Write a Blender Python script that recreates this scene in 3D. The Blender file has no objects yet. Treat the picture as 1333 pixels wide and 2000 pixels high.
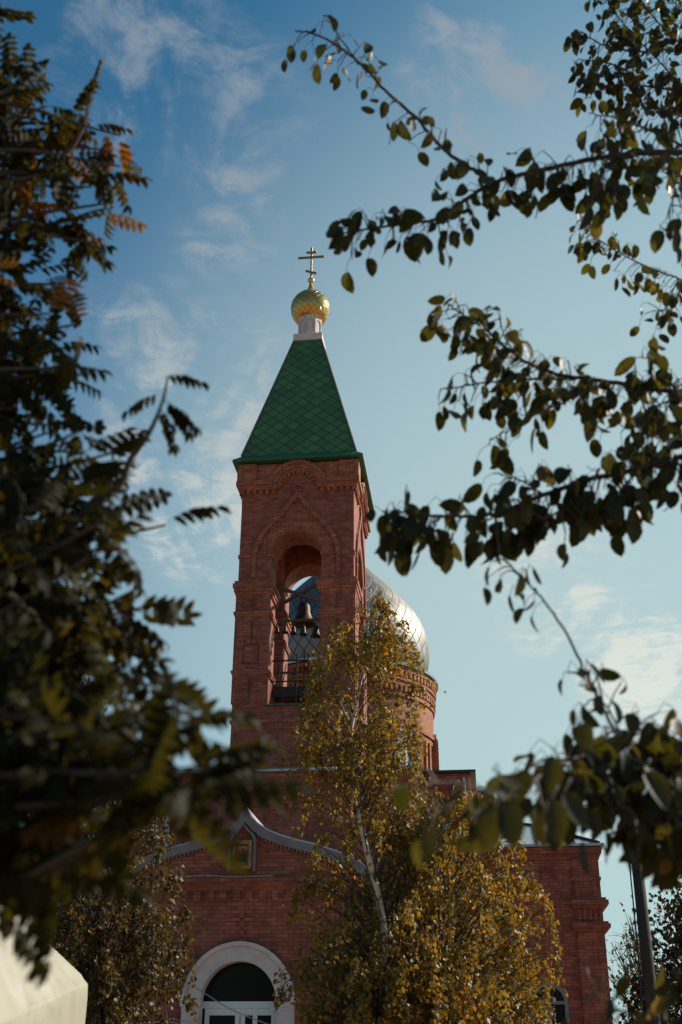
import bpy, bmesh, math, random
import numpy as np
from mathutils import Vector, Matrix
from mathutils.geometry import tessellate_polygon
R = math.radians
rng = np.random.default_rng(7)
random.seed(7)
scene = bpy.context.scene
col = scene.collection

# ------------------------------------------------------------------ camera
PITCH, ROLL, FPX = 0.46076838, -0.00653101, 2250.0
cam_d = bpy.data.cameras.new("camera")
cam = bpy.data.objects.new("camera", cam_d)
col.objects.link(cam)
cam.location = (0, 0, 1.6)
cam.matrix_world = Matrix.Translation((0, 0, 1.6)) @ Matrix.Rotation(R(90) + PITCH, 4, 'X') @ Matrix.Rotation(-ROLL, 4, 'Z')
cam_d.sensor_fit = 'VERTICAL'
cam_d.sensor_height = 36.0
cam_d.lens = FPX / 2000 * 36
cam_d.clip_start = 0.05
cam_d.clip_end = 8000
cam_d.dof.use_dof = True
cam_d.dof.focus_distance = 20.0
cam_d.dof.aperture_fstop = 3.6
cam_d.dof.aperture_blades = 0
scene.camera = cam
_C = np.array([0, 0, 1.6])
_fw = np.array([0, math.cos(PITCH), math.sin(PITCH)])
_up0 = np.array([0, -math.sin(PITCH), math.cos(PITCH)])
_rt0 = np.array([1.0, 0, 0])
_rt = math.cos(ROLL) * _rt0 + math.sin(ROLL) * _up0
_up = -math.sin(ROLL) * _rt0 + math.cos(ROLL) * _up0
def at(x, y, d):
    """world point seen at photo position (x, y), d metres ahead of the camera"""
    r = _fw + _rt * (x - 666.5) / FPX - _up * (y - 1000) / FPX
    return _C + r * (d / r[1])

# ------------------------------------------------------------------ light
SUN_EL, SUN_AZ = R(35), R(20)            # azimuth measured from +X towards +Y
sun_dir = Vector((math.cos(SUN_EL) * math.cos(SUN_AZ), math.cos(SUN_EL) * math.sin(SUN_AZ), math.sin(SUN_EL)))
sun_d = bpy.data.lights.new("sun", 'SUN')
sun_d.energy = 5.0
sun_d.angle = R(0.5)
sun_d.color = (1.0, 0.90, 0.76)
sun = bpy.data.objects.new("sun", sun_d)
sun.rotation_euler = (-sun_dir).to_track_quat('-Z', 'Y').to_euler()
sun.location = (60, 20, 60)
col.objects.link(sun)
scene.view_settings.view_transform = 'Standard'
scene.view_settings.look = 'None'
scene.view_settings.exposure = 0.35
scene.view_settings.gamma = 1.0
scene.render.film_transparent = False
scene.cycles.use_denoising = True
scene.cycles.max_bounces = 8
scene.cycles.transparent_max_bounces = 8

class NT:
    """small helper around a node tree"""
    def __init__(self, tree):
        self.t = tree
        self.n = tree.nodes
    def new(self, typ, **kw):
        nd = self.n.new(typ)
        for k, v in kw.items():
            setattr(nd, k, v)
        return nd
    def link(self, a, b):
        self.t.links.new(a, b)
    def put(self, sock, v):
        if isinstance(v, bpy.types.NodeSocket):
            self.link(v, sock)
        elif v is not None:
            sock.default_value = v
    def math(self, op, a, b=None, c=None, clamp=False):
        nd = self.new('ShaderNodeMath', operation=op, use_clamp=clamp)
        for i, v in enumerate((a, b, c)):
            if v is not None:
                self.put(nd.inputs[i], v)
        return nd.outputs[0]
    def vmath(self, op, a, b=None, out=0):
        nd = self.new('ShaderNodeVectorMath', operation=op)
        self.put(nd.inputs[0], a)
        if b is not None:
            self.put(nd.inputs[1], b)
        return nd.outputs[out]
    def mix(self, f, a, b, blend='MIX'):
        nd = self.new('ShaderNodeMix', data_type='RGBA', blend_type=blend)
        self.put(nd.inputs['Factor'], f)
        self.put(nd.inputs[6], a)
        self.put(nd.inputs[7], b)
        return nd.outputs[2]
    def noise(self, vec, scale, detail=4, rough=0.55, dist=0.0):
        nd = self.new('ShaderNodeTexNoise')
        if vec is not None:
            self.link(vec, nd.inputs['Vector'])
        nd.inputs['Scale'].default_value = scale
        nd.inputs['Detail'].default_value = detail
        nd.inputs['Roughness'].default_value = rough
        nd.inputs['Distortion'].default_value = dist
        return nd.outputs['Fac']
    def ramp(self, f, stops):
        nd = self.new('ShaderNodeValToRGB')
        el = nd.color_ramp.elements
        while len(el) < len(stops):
            el.new(0.5)
        for e, (p, c) in zip(el, stops):
            e.position = p
            e.color = c if len(c) == 4 else (*c, 1)
        self.put(nd.inputs[0], f)
        return nd.outputs[0]
    def smooth(self, v, lo, hi):
        nd = self.new('ShaderNodeMapRange', interpolation_type='SMOOTHSTEP')
        self.put(nd.inputs[0], v)
        nd.inputs[1].default_value = lo
        nd.inputs[2].default_value = hi
        return nd.outputs[0]
    def comb(self, x, y, z=0.0):
        nd = self.new('ShaderNodeCombineXYZ')
        for i, v in enumerate((x, y, z)):
            self.put(nd.inputs[i], v)
        return nd.outputs[0]
    def sep(self, v):
        nd = self.new('ShaderNodeSeparateXYZ')
        self.link(v, nd.inputs[0])
        return nd.outputs
    def bump(self, h, strength=0.3, dist=0.02):
        nd = self.new('ShaderNodeBump')
        nd.inputs['Strength'].default_value = strength
        nd.inputs['Distance'].default_value = dist
        self.link(h, nd.inputs['Height'])
        return nd.outputs[0]

def c4(c):
    return (c[0], c[1], c[2], 1.0)

# ------------------------------------------------------------------ sky
world = bpy.data.worlds.new("World")
scene.world = world
world.use_nodes = True
w = NT(world.node_tree)
w.n.clear()
sky = w.new('ShaderNodeTexSky', sky_type='NISHITA')
sky.sun_disc = False
sky.sun_elevation = SUN_EL
sky.sun_rotation = R(90) - SUN_AZ
sky.air_density = 1.0
sky.dust_density = 1.6
sky.ozone_density = 2.0
tc = w.new('ShaderNodeTexCoord')
dirv = tc.outputs['Generated']
dx, dy, dz = w.sep(dirv)
def spot(px, py, rad, soft):
    """soft patch of sky where a cloud bank stands, as a direction"""
    p = at(px, py, 100.0) - _C
    p = p / np.linalg.norm(p)
    d = w.vmath('DOT_PRODUCT', dirv, tuple(p), out=1)
    return w.smooth(d, math.cos(rad), math.cos(rad * soft))
# project direction on a cloud layer so that the wisps shear as they should
zc = w.math('MAXIMUM', dz, 0.05)
lay = w.comb(w.math('DIVIDE', dx, zc), w.math('DIVIDE', dy, zc), 0.0)
wisps = w.noise(dirv, 9.0, 9, 0.58, 0.9)
fine = w.noise(lay, 13.0, 9, 0.66, 0.8)
shape = w.math('ADD', w.math('MULTIPLY', wisps, 0.65), w.math('MULTIPLY', fine, 0.35))
def cloud(spots, lo, hi):
    tot = None
    for (px, py, rad, soft, amt) in spots:
        s = w.math('MULTIPLY', spot(px, py, R(rad), soft), amt)
        tot = s if tot is None else w.math('MAXIMUM', tot, s)
    return w.smooth(w.math('MULTIPLY', tot, w.smooth(shape, lo, hi)), 0.0, 1.0)
CL = cloud([(330, 60, 9.5, .2, .8), (470, 180, 4.5, .1, .9), (200, 165, 4.5, .1, .9), (925, 140, 4.8, .2, 1.3), (1070, 190, 3.2, .1, .7), (470, 325, 2.6, .1, .9),
            (440, 430, 3.8, .15, 1.3), (360, 280, 2.6, .1, .7), (400, 780, 6.5, .2, 1.2), (380, 960, 6.0, .2, 1.2), (270, 660, 4.5, .1, .9), (220, 580, 2.5, .1, .8),
            (1090, 1130, 5.0, .2, 1.2), (1290, 1290, 5.5, .2, 1.4), (1150, 1622, 2.0, .4, 1.6), (720, 1500, 5, .2, .4)], 0.43, 0.66)
skyc = w.mix(1.0, sky.outputs[0], (0.30, 0.84, 0.96, 1), 'MULTIPLY')
# the paler air low down and towards the sun
low = w.math('SUBTRACT', 1.0, w.smooth(dz, 0.16, 0.80))
sunw = spot(1400, 1250, R(38.5), 0.08)
skyc = w.mix(w.math('ADD', w.math('MULTIPLY', low, 0.17), w.math('MULTIPLY', sunw, 0.64), clamp=True), skyc, (5.2, 6.5, 6.2, 1))
cl_col = w.mix(w.smooth(dz, 0.25, 0.72), (7.6, 7.7, 6.8, 1), (2.9, 3.4, 3.9, 1))
skyf = w.mix(w.math('MULTIPLY', CL, 0.75), skyc, cl_col)
bg = w.new('ShaderNodeBackground')
w.link(skyf, bg.inputs[0])
bg.inputs[1].default_value = 0.085
wo = w.new('ShaderNodeOutputWorld')
w.link(bg.outputs[0], wo.inputs[0])

# ------------------------------------------------------------------ materials
def mat(name):
    m = bpy.data.materials.new(name)
    m.use_nodes = True
    t = NT(m.node_tree)
    bs = m.node_tree.nodes['Principled BSDF']
    return m, t, bs

def brick_mat(name, cyl=None, c1=(.375, .112, .070), c2=(.225, .053, .033), mortar=(.17, .062, .040)):
    m, t, bs = mat(name)
    tcn = t.new('ShaderNodeTexCoord')
    x, y, z = t.sep(tcn.outputs['Object'])
    if cyl:
        u = t.math('MULTIPLY', t.math('ARCTAN2', x, t.math('SUBTRACT', cyl[1], y)), cyl[2])
    else:
        nx, ny, nz = t.sep(tcn.outputs['Normal'])
        k = t.math('GREATER_THAN', t.math('ABSOLUTE', nx), t.math('ABSOLUTE', ny))
        mx = t.new('ShaderNodeMix', data_type='FLOAT')
        t.link(k, mx.inputs[0]); t.link(x, mx.inputs[2]); t.link(y, mx.inputs[3])
        u = mx.outputs[0]
        kz = t.math('GREATER_THAN', t.math('ABSOLUTE', nz), 0.72)
        mz = t.new('ShaderNodeMix', data_type='FLOAT')
        t.link(kz, mz.inputs[0]); t.link(z, mz.inputs[2]); t.link(x, mz.inputs[3])
        mu = t.new('ShaderNodeMix', data_type='FLOAT')
        t.link(kz, mu.inputs[0]); t.link(u, mu.inputs[2]); t.link(y, mu.inputs[3])
        u, z = mu.outputs[0], mz.outputs[0]
    vec = t.comb(u, z, 0.0)
    br = t.new('ShaderNodeTexBrick')
    t.link(vec, br.inputs['Vector'])
    br.inputs['Color1'].default_value = c4(c1)
    br.inputs['Color2'].default_value = c4(c2)
    br.inputs['Mortar'].default_value = c4(mortar)
    br.inputs['Scale'].default_value = 1.0
    br.inputs['Mortar Size'].default_value = 0.009
    br.inputs['Mortar Smooth'].default_value = 0.3
    br.inputs['Bias'].default_value = -0.1
    br.inputs['Brick Width'].default_value = 0.265
    br.inputs['Row Height'].default_value = 0.085
    big = t.noise(tcn.outputs['Object'], 0.55, 5, 0.6)
    mid = t.noise(tcn.outputs['Object'], 4.5, 6, 0.7)
    colr = t.mix(1.0, br.outputs['Color'], t.ramp(big, [(0.3, (.78, .76, .76)), (0.7, (1.12, 1.1, 1.08))]), 'MULTIPLY')
    colr = t.mix(1.0, colr, t.ramp(mid, [(0.3, (.62, .61, .62)), (0.7, (1.28, 1.25, 1.2))]), 'MULTIPLY')
    # pale efflorescence blooms
    eff = t.smooth(t.noise(tcn.outputs['Object'], 1.7, 6, 0.7), 0.60, 0.78)
    colr = t.mix(t.math('MULTIPLY', eff, 0.42), colr, (.34, .24, .20, 1))
    # rain streaks
    mps = t.new('ShaderNodeMapping')
    mps.inputs['Scale'].default_value = (2.4, 2.4, .22)
    t.link(tcn.outputs['Object'], mps.inputs[0])
    stk = t.smooth(t.noise(mps.outputs[0], 1.6, 5, 0.6), 0.54, 0.72)
    colr = t.mix(t.math('MULTIPLY', stk, 0.42), colr, (.075, .030, .020, 1))
    t.link(colr, bs.inputs['Base Color'])
    bs.inputs['Sheen Weight'].default_value = 0.0 if cyl else 0.22
    bs.inputs['Sheen Roughness'].default_value = 0.45
    bs.inputs['Sheen Tint'].default_value = (1, .82, .7, 1)
    bs.inputs['Roughness'].default_value = 0.66
    bs.inputs['Specular IOR Level'].default_value = 0.25
    h = t.math('SUBTRACT', t.math('MULTIPLY', mid, 0.5), br.outputs['Fac'])
    t.link(t.bump(h, 0.5, 0.012), bs.inputs['Normal'])
    return m

def plain(name, c, rough=0.6, metal=0.0, var=0.15, scale=3.0, bump=0.0, spec=0.4):
    m, t, bs = mat(name)
    tcn = t.new('ShaderNodeTexCoord')
    nz = t.noise(tcn.outputs['Object'], scale, 6, 0.65)
    a = tuple(max(0, k * (1 - var)) for k in c)
    b = tuple(min(1, k * (1 + var)) for k in c)
    t.link(t.ramp(nz, [(0.3, a), (0.7, b)]), bs.inputs['Base Color'])
    bs.inputs['Roughness'].default_value = rough
    bs.inputs['Metallic'].default_value = metal
    bs.inputs['Specular IOR Level'].default_value = spec
    if bump:
        t.link(t.bump(nz, bump, 0.02), bs.inputs['Normal'])
    return m

def diamond_mat(name, c, line, nu, hv, rough, metal, lw=0.05, tilt=0.05, var=0.12, skew=0.0):
    """sheet metal lozenges; uv.x counts around, uv.y in metres"""
    m, t, bs = mat(name)
    uvn = t.new('ShaderNodeUVMap')
    x, y, _ = t.sep(uvn.outputs[0])
    X = t.math('MULTIPLY', x, nu)
    Y = t.math('MULTIPLY', y, hv)
    a = t.math('ADD', X, Y)
    b = t.math('SUBTRACT', X, Y)
    fa, fb = t.math('FRACT', a), t.math('FRACT', b)
    la = t.math('MINIMUM', fa, t.math('SUBTRACT', 1.0, fa))
    lb = t.math('MINIMUM', fb, t.math('SUBTRACT', 1.0, fb))
    edge = t.math('MINIMUM', la, lb)
    seam = t.math('SUBTRACT', 1.0, t.smooth(edge, lw * 0.5, lw * 1.3))
    wn = t.new('ShaderNodeTexWhiteNoise', noise_dimensions='2D')
    t.link(t.comb(t.math('FLOOR', a), t.math('FLOOR', b)), wn.inputs['Vector'])
    rv = wn.outputs['Value']
    tcn = t.new('ShaderNodeTexCoord')
    dirt = t.noise(tcn.outputs['Object'], 2.2, 5, 0.6)
    shade = t.math('ADD', 1.0 - var, t.math('MULTIPLY', rv, 2 * var))
    cc = t.mix(1.0, c4(c), t.comb(shade, shade, shade), 'MULTIPLY')
    cc = t.mix(1.0, cc, t.ramp(dirt, [(0.3, (.85, .85, .85)), (0.7, (1.08, 1.08, 1.08))]), 'MULTIPLY')
    t.link(t.mix(seam, cc, c4(line)), bs.inputs['Base Color'])
    bs.inputs['Metallic'].default_value = metal
    t.link(t.math('ADD', rough, t.math('MULTIPLY', t.math('MAXIMUM', seam, t.math('MULTIPLY', rv, 0.35)), 0.25)), bs.inputs['Roughness'])
    # each lozenge sits at a slightly different angle
    geo = t.new('ShaderNodeNewGeometry')
    off = t.vmath('SUBTRACT', wn.outputs['Color'], (.5, .5, .5))
    sc = t.new('ShaderNodeVectorMath', operation='SCALE')
    t.link(off, sc.inputs[0]); sc.inputs['Scale'].default_value = tilt
    nrm = t.vmath('NORMALIZE', t.vmath('ADD', geo.outputs['Normal'], sc.outputs[0]))
    bp = t.new('ShaderNodeBump')
    bp.inputs['Strength'].default_value = 0.6
    bp.inputs['Distance'].default_value = 0.02
    t.link(t.math('MULTIPLY', seam, -1.0), bp.inputs['Height'])
    t.link(nrm, bp.inputs['Normal'])
    t.link(bp.outputs[0], bs.inputs['Normal'])
    return m

def leaf_mat(name, stops, trans=0.4, tcol=(1.0, 1.0, 0.5), rough=0.42, spec=0.5, tgain=1.6):
    m, t, bs = mat(name)
    at_ = t.new('ShaderNodeAttribute', attribute_name='rnd')
    base = t.ramp(at_.outputs['Fac'], stops)
    tcn = t.new('ShaderNodeTexCoord')
    nz = t.noise(tcn.outputs['Object'], 40.0, 3, 0.6)
    base = t.mix(1.0, base, t.ramp(nz, [(0.3, (.75, .75, .75)), (0.7, (1.2, 1.2, 1.2))]), 'MULTIPLY')
    t.link(base, bs.inputs['Base Color'])
    bs.inputs['Roughness'].default_value = rough
    bs.inputs['Specular IOR Level'].default_value = spec
    tr = t.new('ShaderNodeBsdfTranslucent')
    t.link(t.mix(1.0, base, (tcol[0] * tgain, tcol[1] * tgain, tcol[2] * tgain, 1), 'MULTIPLY'), tr.inputs[0])
    ms = t.new('ShaderNodeMixShader')
    ms.inputs[0].default_value = trans
    t.link(bs.outputs[0], ms.inputs[1]); t.link(tr.outputs[0], ms.inputs[2])
    out = [n for n in t.n if n.type == 'OUTPUT_MATERIAL'][0]
    t.link(ms.outputs[0], out.inputs[0])
    return m

def birch_bark():
    m, t, bs = mat('birch_bark')
    tcn = t.new('ShaderNodeTexCoord')
    mp = t.new('ShaderNodeMapping')
    mp.inputs['Scale'].default_value = (5, 5, 26)
    t.link(tcn.outputs['Object'], mp.inputs[0])
    marks = t.smooth(t.noise(mp.outputs[0], 1.0, 4, 0.6), 0.58, 0.68)
    blot = t.smooth(t.noise(tcn.outputs['Object'], 5.0, 3, 0.5), 0.60, 0.70)
    k = t.math('MAXIMUM', marks, blot)
    t.link(t.mix(k, (.66, .50, .37, 1), (.06, .045, .036, 1)), bs.inputs['Base Color'])
    bs.inputs['Roughness'].default_value = 0.75
    return m

M = {}
M['brick'] = brick_mat('red_brick')
M['brick_trim'] = brick_mat('red_brick_trim', c1=(.46, .148, .083), c2=(.27, .070, .041))
DV = 13.5
M['brick_drum'] = brick_mat('red_brick_drum', cyl=(0, DV, 3.75), c1=(.42, .150, .06), c2=(.28, .085, .036))
M['green_tile'] = diamond_mat('green_metal_lozenges', (.056, .142, .048), (.012, .026, .010), 1 / .50, 1 / .44, .5, 0.0, lw=.048, tilt=.06, var=.2)
M['green_metal'] = plain('green_metal_flashing', (.030, .10, .045), .5, 0, .12)
M['silver_tile'] = diamond_mat('silver_metal_lozenges', (.22, .208, .19), (.07, .045, .035), 44, 1 / .66, .52, 1.0, lw=.042, tilt=.06, var=.16)
M['gold_tile'] = diamond_mat('gold_metal_lozenges', (.66, .37, .11), (.20, .10, .03), 18, 1 / .26, .17, .78, lw=.036, tilt=.07, var=.08)
M['gold'] = plain('gilded_metal', (.72, .40, .12), .25, .7, .1)
M['old_gold'] = plain('dull_gilt', (.36, .22, .10), .45, .8, .15)
M['galv'] = plain('galvanised_sheet', (.42, .42, .43), .4, .8, .12)
M['ridge'] = plain('brown_ridge_metal', (.16, .10, .06), .5, .5, .2)
M['grey_frame'] = plain('grey_window_frame', (.20, .20, .20), .5, 0, .1)
M['pale_roof'] = plain('pale_sheet_roof', (.50, .52, .52), .35, .6, .1, 1.2)
M['dark_metal'] = plain('dark_painted_steel', (.035, .028, .025), .5, .3, .2)
M['brown_metal'] = plain('brown_painted_steel', (.11, .065, .05), .5, .2, .2)
M['bronze'] = plain('bell_bronze', (.055, .038, .028), .55, .6, .25)
M['white'] = plain('white_plaster', (.58, .48, .46), .8, 0, .2, 2.0, .2)
M['grey_band'] = plain('grey_render_band', (.20, .165, .165), .85, 0, .2, 2.5, .15)
M['white_frame'] = plain('white_window_frame', (.68, .70, .70), .4, 0, .05)
M['tentcloth'] = None
M['glass'] = plain('dark_window_glass', (.012, .009, .008), .25, 0, .2, 1.0, 0, .12)
M['skyglass'] = plain('pale_reflecting_glass', (.50, .50, .48), .28, .75, .08)
M['wood_pole'] = plain('weathered_pole_wood', (.038, .028, .022), .9, 0, .3, 6.0, .4)
M['wire'] = plain('cable_sheath', (.04, .04, .045), .6)
M['pale_wire'] = plain('pale_cable_sheath', (.3, .26, .25), .6)
M['bark'] = plain('dark_grey_bark', (.055, .04, .032), .85, 0, .3, 14.0, .5)
M['twig'] = plain('reddish_twig_bark', (.06, .038, .03), .7, 0, .3, 20.0, .3)
M['birch'] = birch_bark()
M['icon_gold'] = plain('icon_gold_ground', (.34, .155, .045), .5, .2, .3, 9.0)
M['icon_red'] = plain('icon_red_brown', (.16, .055, .03), .6, 0, .3, 12.0)
M['icon_dark'] = plain('icon_dark_paint', (.03, .028, .03), .6, 0, .3, 14.0)
M['icon_skin'] = plain('icon_ochre_paint', (.26, .13, .06), .6, 0, .2, 14.0)
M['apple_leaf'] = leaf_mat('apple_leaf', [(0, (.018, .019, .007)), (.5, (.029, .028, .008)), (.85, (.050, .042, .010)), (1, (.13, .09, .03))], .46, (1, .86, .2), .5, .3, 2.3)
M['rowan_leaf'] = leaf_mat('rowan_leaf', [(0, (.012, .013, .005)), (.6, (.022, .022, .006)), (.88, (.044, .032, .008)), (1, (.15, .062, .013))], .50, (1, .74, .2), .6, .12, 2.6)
M['birch_leaf'] = leaf_mat('birch_leaf', [(0, (.095, .064, .010)), (.45, (.20, .128, .016)), (.8, (.34, .19, .020)), (.93, (.46, .22, .020)), (1, (.52, .18, .02))], .40, (1, .86, .26), .5, .4, 1.6)
M['birch_leaf_bronze'] = leaf_mat('birch_leaf_bronze', [(0, (.045, .035, .011)), (.5, (.088, .058, .014)), (.85, (.14, .078, .017)), (1, (.22, .10, .02))], .36, (1, .85, .3), .52, .35, 1.5)
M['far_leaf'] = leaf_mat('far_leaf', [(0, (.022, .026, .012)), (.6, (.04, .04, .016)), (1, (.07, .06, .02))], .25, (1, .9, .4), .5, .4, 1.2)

def tent_mat():
    m, t, bs = mat('cream_tent_cloth')
    tcn = t.new('ShaderNodeTexCoord')
    mp = t.new('ShaderNodeMapping')
    mp.inputs['Rotation'].default_value = (0, R(38), 0)
    mp.inputs['Scale'].default_value = (1.0, 1.0, 3.2)
    t.link(tcn.outputs['Object'], mp.inputs[0])
    f = t.noise(mp.outputs[0], 1.0, 3, 0.5, 0.8)
    d = t.noise(tcn.outputs['Object'], 2.0, 6, 0.7)
    t.link(t.ramp(d, [(0.3, (.285, .255, .19)), (0.7, (.34, .305, .235))]), bs.inputs['Base Color'])
    bs.inputs['Roughness'].default_value = 0.6
    t.link(t.bump(f, 0.25, 0.06), bs.inputs['Normal'])
    return m
M['tentcloth'] = tent_mat()

def ground_mat():
    m, t, bs = mat('autumn_ground')
    tcn = t.new('ShaderNodeTexCoord')
    a = t.noise(tcn.outputs['Object'], 0.35, 8, 0.7)
    b = t.noise(tcn.outputs['Object'], 9.0, 6, 0.7)
    c = t.mix(t.smooth(a, .42, .6), (.25, .165, .09, 1), (.36, .245, .15, 1))
    t.link(t.mix(1.0, c, t.ramp(b, [(.3, (.6, .6, .6)), (.7, (1.3, 1.25, 1.1))]), 'MULTIPLY'), bs.inputs['Base Color'])
    bs.inputs['Roughness'].default_value = 0.95
    t.link(t.bump(b, .6, .05), bs.inputs['Normal'])
    return m
M['ground'] = ground_mat()

# ------------------------------------------------------------------ mesh building
class MB:
    def __init__(self, f=None):
        self.v, self.f, self.uv, self.map = [], [], [], f
        self.rnd = None
    def add(self, verts, faces, uvs=None):
        o = len(self.v)
        for p in verts:
            self.v.append(tuple(self.map(p)) if self.map else tuple(p))
        for i, fc in enumerate(faces):
            self.f.append(tuple(o + k for k in fc))
            self.uv.append(uvs[i] if uvs else None)
        return self
    def box(self, x0, x1, y0, y1, z0, z1):
        vs = [(x, y, z) for z in (z0, z1) for y in (y0, y1) for x in (x0, x1)]
        return self.add(vs, [(0, 1, 3, 2), (4, 6, 7, 5), (0, 4, 5, 1), (2, 3, 7, 6), (0, 2, 6, 4), (1, 5, 7, 3)])
    def ring_box(self, x0, x1, y0, y1, z0, z1, e):
        return self.box(x0 - e, x1 + e, y0 - e, y1 + e, z0, z1)
    def frustum(self, cx, cy, h0, z0, h1, z1, uvscale=True):
        b = [(cx + sx * h0, cy + sy * h0, z0) for sx, sy in ((-1, -1), (1, -1), (1, 1), (-1, 1))]
        t = [(cx + sx * h1, cy + sy * h1, z1) for sx, sy in ((-1, -1), (1, -1), (1, 1), (-1, 1))]
        L = math.hypot(h0 - h1, z1 - z0)
        fs, us = [], []
        for i in range(4):
            j = (i + 1) % 4
            fs.append((i, j, 4 + j, 4 + i))
            us.append([(-h0, 0), (h0, 0), (h1, L), (-h1, L)])
        fs += [(4, 5, 6, 7), (3, 2, 1, 0)]
        us += [[(0, 0)] * 4, [(0, 0)] * 4]
        return self.add(b + t, fs, us)
    def prism(self, outer, holes, y0, y1):
        """polygon in the x-z plane (with holes), from y0 to y1"""
        loops = [outer] + list(holes)
        flat = [p for lp in loops for p in lp]
        tris = tessellate_polygon([[Vector((p[0], p[1], 0)) for p in lp] for lp in loops])
        n = len(flat)
        vs = [(p[0], y0, p[1]) for p in flat] + [(p[0], y1, p[1]) for p in flat]
        fs = [tuple(t) for t in tris] + [tuple(n + k for k in reversed(t)) for t in tris]
        o = 0
        for lp in loops:
            m = len(lp)
            for i in range(m):
                j = (i + 1) % m
                fs.append((o + i, o + j, n + o + j, n + o + i))
            o += m
        return self.add(vs, fs)
    def band(self, path, w, y0, y1):
        """a strip of width w following a path in the x-z plane"""
        p = [Vector(q) for q in path]
        L, Rr = [], []
        for i in range(len(p)):
            a = (p[i] - p[i - 1]).normalized() if i else None
            b = (p[i + 1] - p[i]).normalized() if i < len(p) - 1 else None
            d = ((a or b) + (b or a)).normalized()
            nn = Vector((-d.y, d.x))
            k = 1.0 / max(0.5, nn.dot(Vector((-(a or b).y, (a or b).x))))
            L.append(p[i] + nn * w * .5 * k); Rr.append(p[i] - nn * w * .5 * k)
        vs = []
        for l, r in zip(L, Rr):
            vs += [(l.x, y0, l.y), (r.x, y0, r.y), (r.x, y1, r.y), (l.x, y1, l.y)]
        fs = []
        for i in range(len(p) - 1):
            o = 4 * i
            for k in range(4):
                j = (k + 1) % 4
                fs.append((o + k, o + j, o + 4 + j, o + 4 + k))
        o = 4 * (len(p) - 1)
        fs += [(0, 1, 2, 3), (o + 3, o + 2, o + 1, o)]
        return self.add(vs, fs)
    def tube(self, path, rad, seg=8, cap=True):
        P = [np.asarray(q, float) for q in path]
        n = len(P)
        rr = list(rad) if hasattr(rad, '__len__') else [rad] * n
        d0 = P[1] - P[0]
        ref = np.array([0, 0, 1.0]) if abs(d0[2]) < 0.9 * np.linalg.norm(d0) else np.array([1.0, 0, 0])
        vs, fs = [], []
        for i in range(n):
            d = P[min(i + 1, n - 1)] - P[max(i - 1, 0)]
            d = d / (np.linalg.norm(d) + 1e-9)
            a = np.cross(d, ref); a /= (np.linalg.norm(a) + 1e-9)
            b = np.cross(d, a)
            ref = np.cross(a, d)
            for k in range(seg):
                t = 2 * math.pi * k / seg
                vs.append(P[i] + rr[i] * (math.cos(t) * a + math.sin(t) * b))
        for i in range(n - 1):
            for k in range(seg):
                j = (k + 1) % seg
                fs.append((i * seg + k, i * seg + j, (i + 1) * seg + j, (i + 1) * seg + k))
        if cap:
            fs += [tuple(range(seg - 1, -1, -1)), tuple((n - 1) * seg + k for k in range(seg))]
        return self.add(vs, fs)
    def lathe(self, prof, cx, cy, seg=48, cap=False):
        vs, fs, us = [], [], []
        L = [0.0]
        for a, b in zip(prof, prof[1:]):
            L.append(L[-1] + math.hypot(b[0] - a[0], b[1] - a[1]))
        for (r, z) in prof:
            for k in range(seg):
                t = 2 * math.pi * k / seg
                vs.append((cx + r * math.cos(t), cy + r * math.sin(t), z))
        for i in range(len(prof) - 1):
            for k in range(seg):
                j = (k + 1) % seg
                fs.append((i * seg + k, i * seg + j, (i + 1) * seg + j, (i + 1) * seg + k))
                us.append([(k / seg, L[i]), ((k + 1) / seg, L[i]), ((k + 1) / seg, L[i + 1]), (k / seg, L[i + 1])])
        if cap:
            fs += [tuple(range(seg - 1, -1, -1)), tuple((len(prof) - 1) * seg + k for k in range(seg))]
            us += [[(0, 0)] * seg, [(0, 0)] * seg]
        return self.add(vs, fs, us)
    def build(self, name, material, parent=None, smooth=False, bevel=0.0, recalc=True):
        me = bpy.data.meshes.new(name)
        me.from_pydata([tuple(map(float, p)) for p in self.v], [], self.f)
        if any(u is not None for u in self.uv):
            ul = me.uv_layers.new(name='UVMap')
            i = 0
            for f, u in zip(self.f, self.uv):
                for k in range(len(f)):
                    ul.data[i].uv = u[k] if u else (0, 0)
                    i += 1
        if recalc:
            bm = bmesh.new(); bm.from_mesh(me)
            bmesh.ops.recalc_face_normals(bm, faces=bm.faces)
            bm.to_mesh(me); bm.free()
        if smooth:
            me.polygons.foreach_set('use_smooth', [True] * len(me.polygons))
        me.materials.append(material)
        o = bpy.data.objects.new(name, me)
        col.objects.link(o)
        if parent:
            o.parent = parent
        if bevel:
            b = o.modifiers.new('edge', 'BEVEL'); b.width = bevel; b.segments = 2; b.limit_method = 'ANGLE'
        return o

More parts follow.
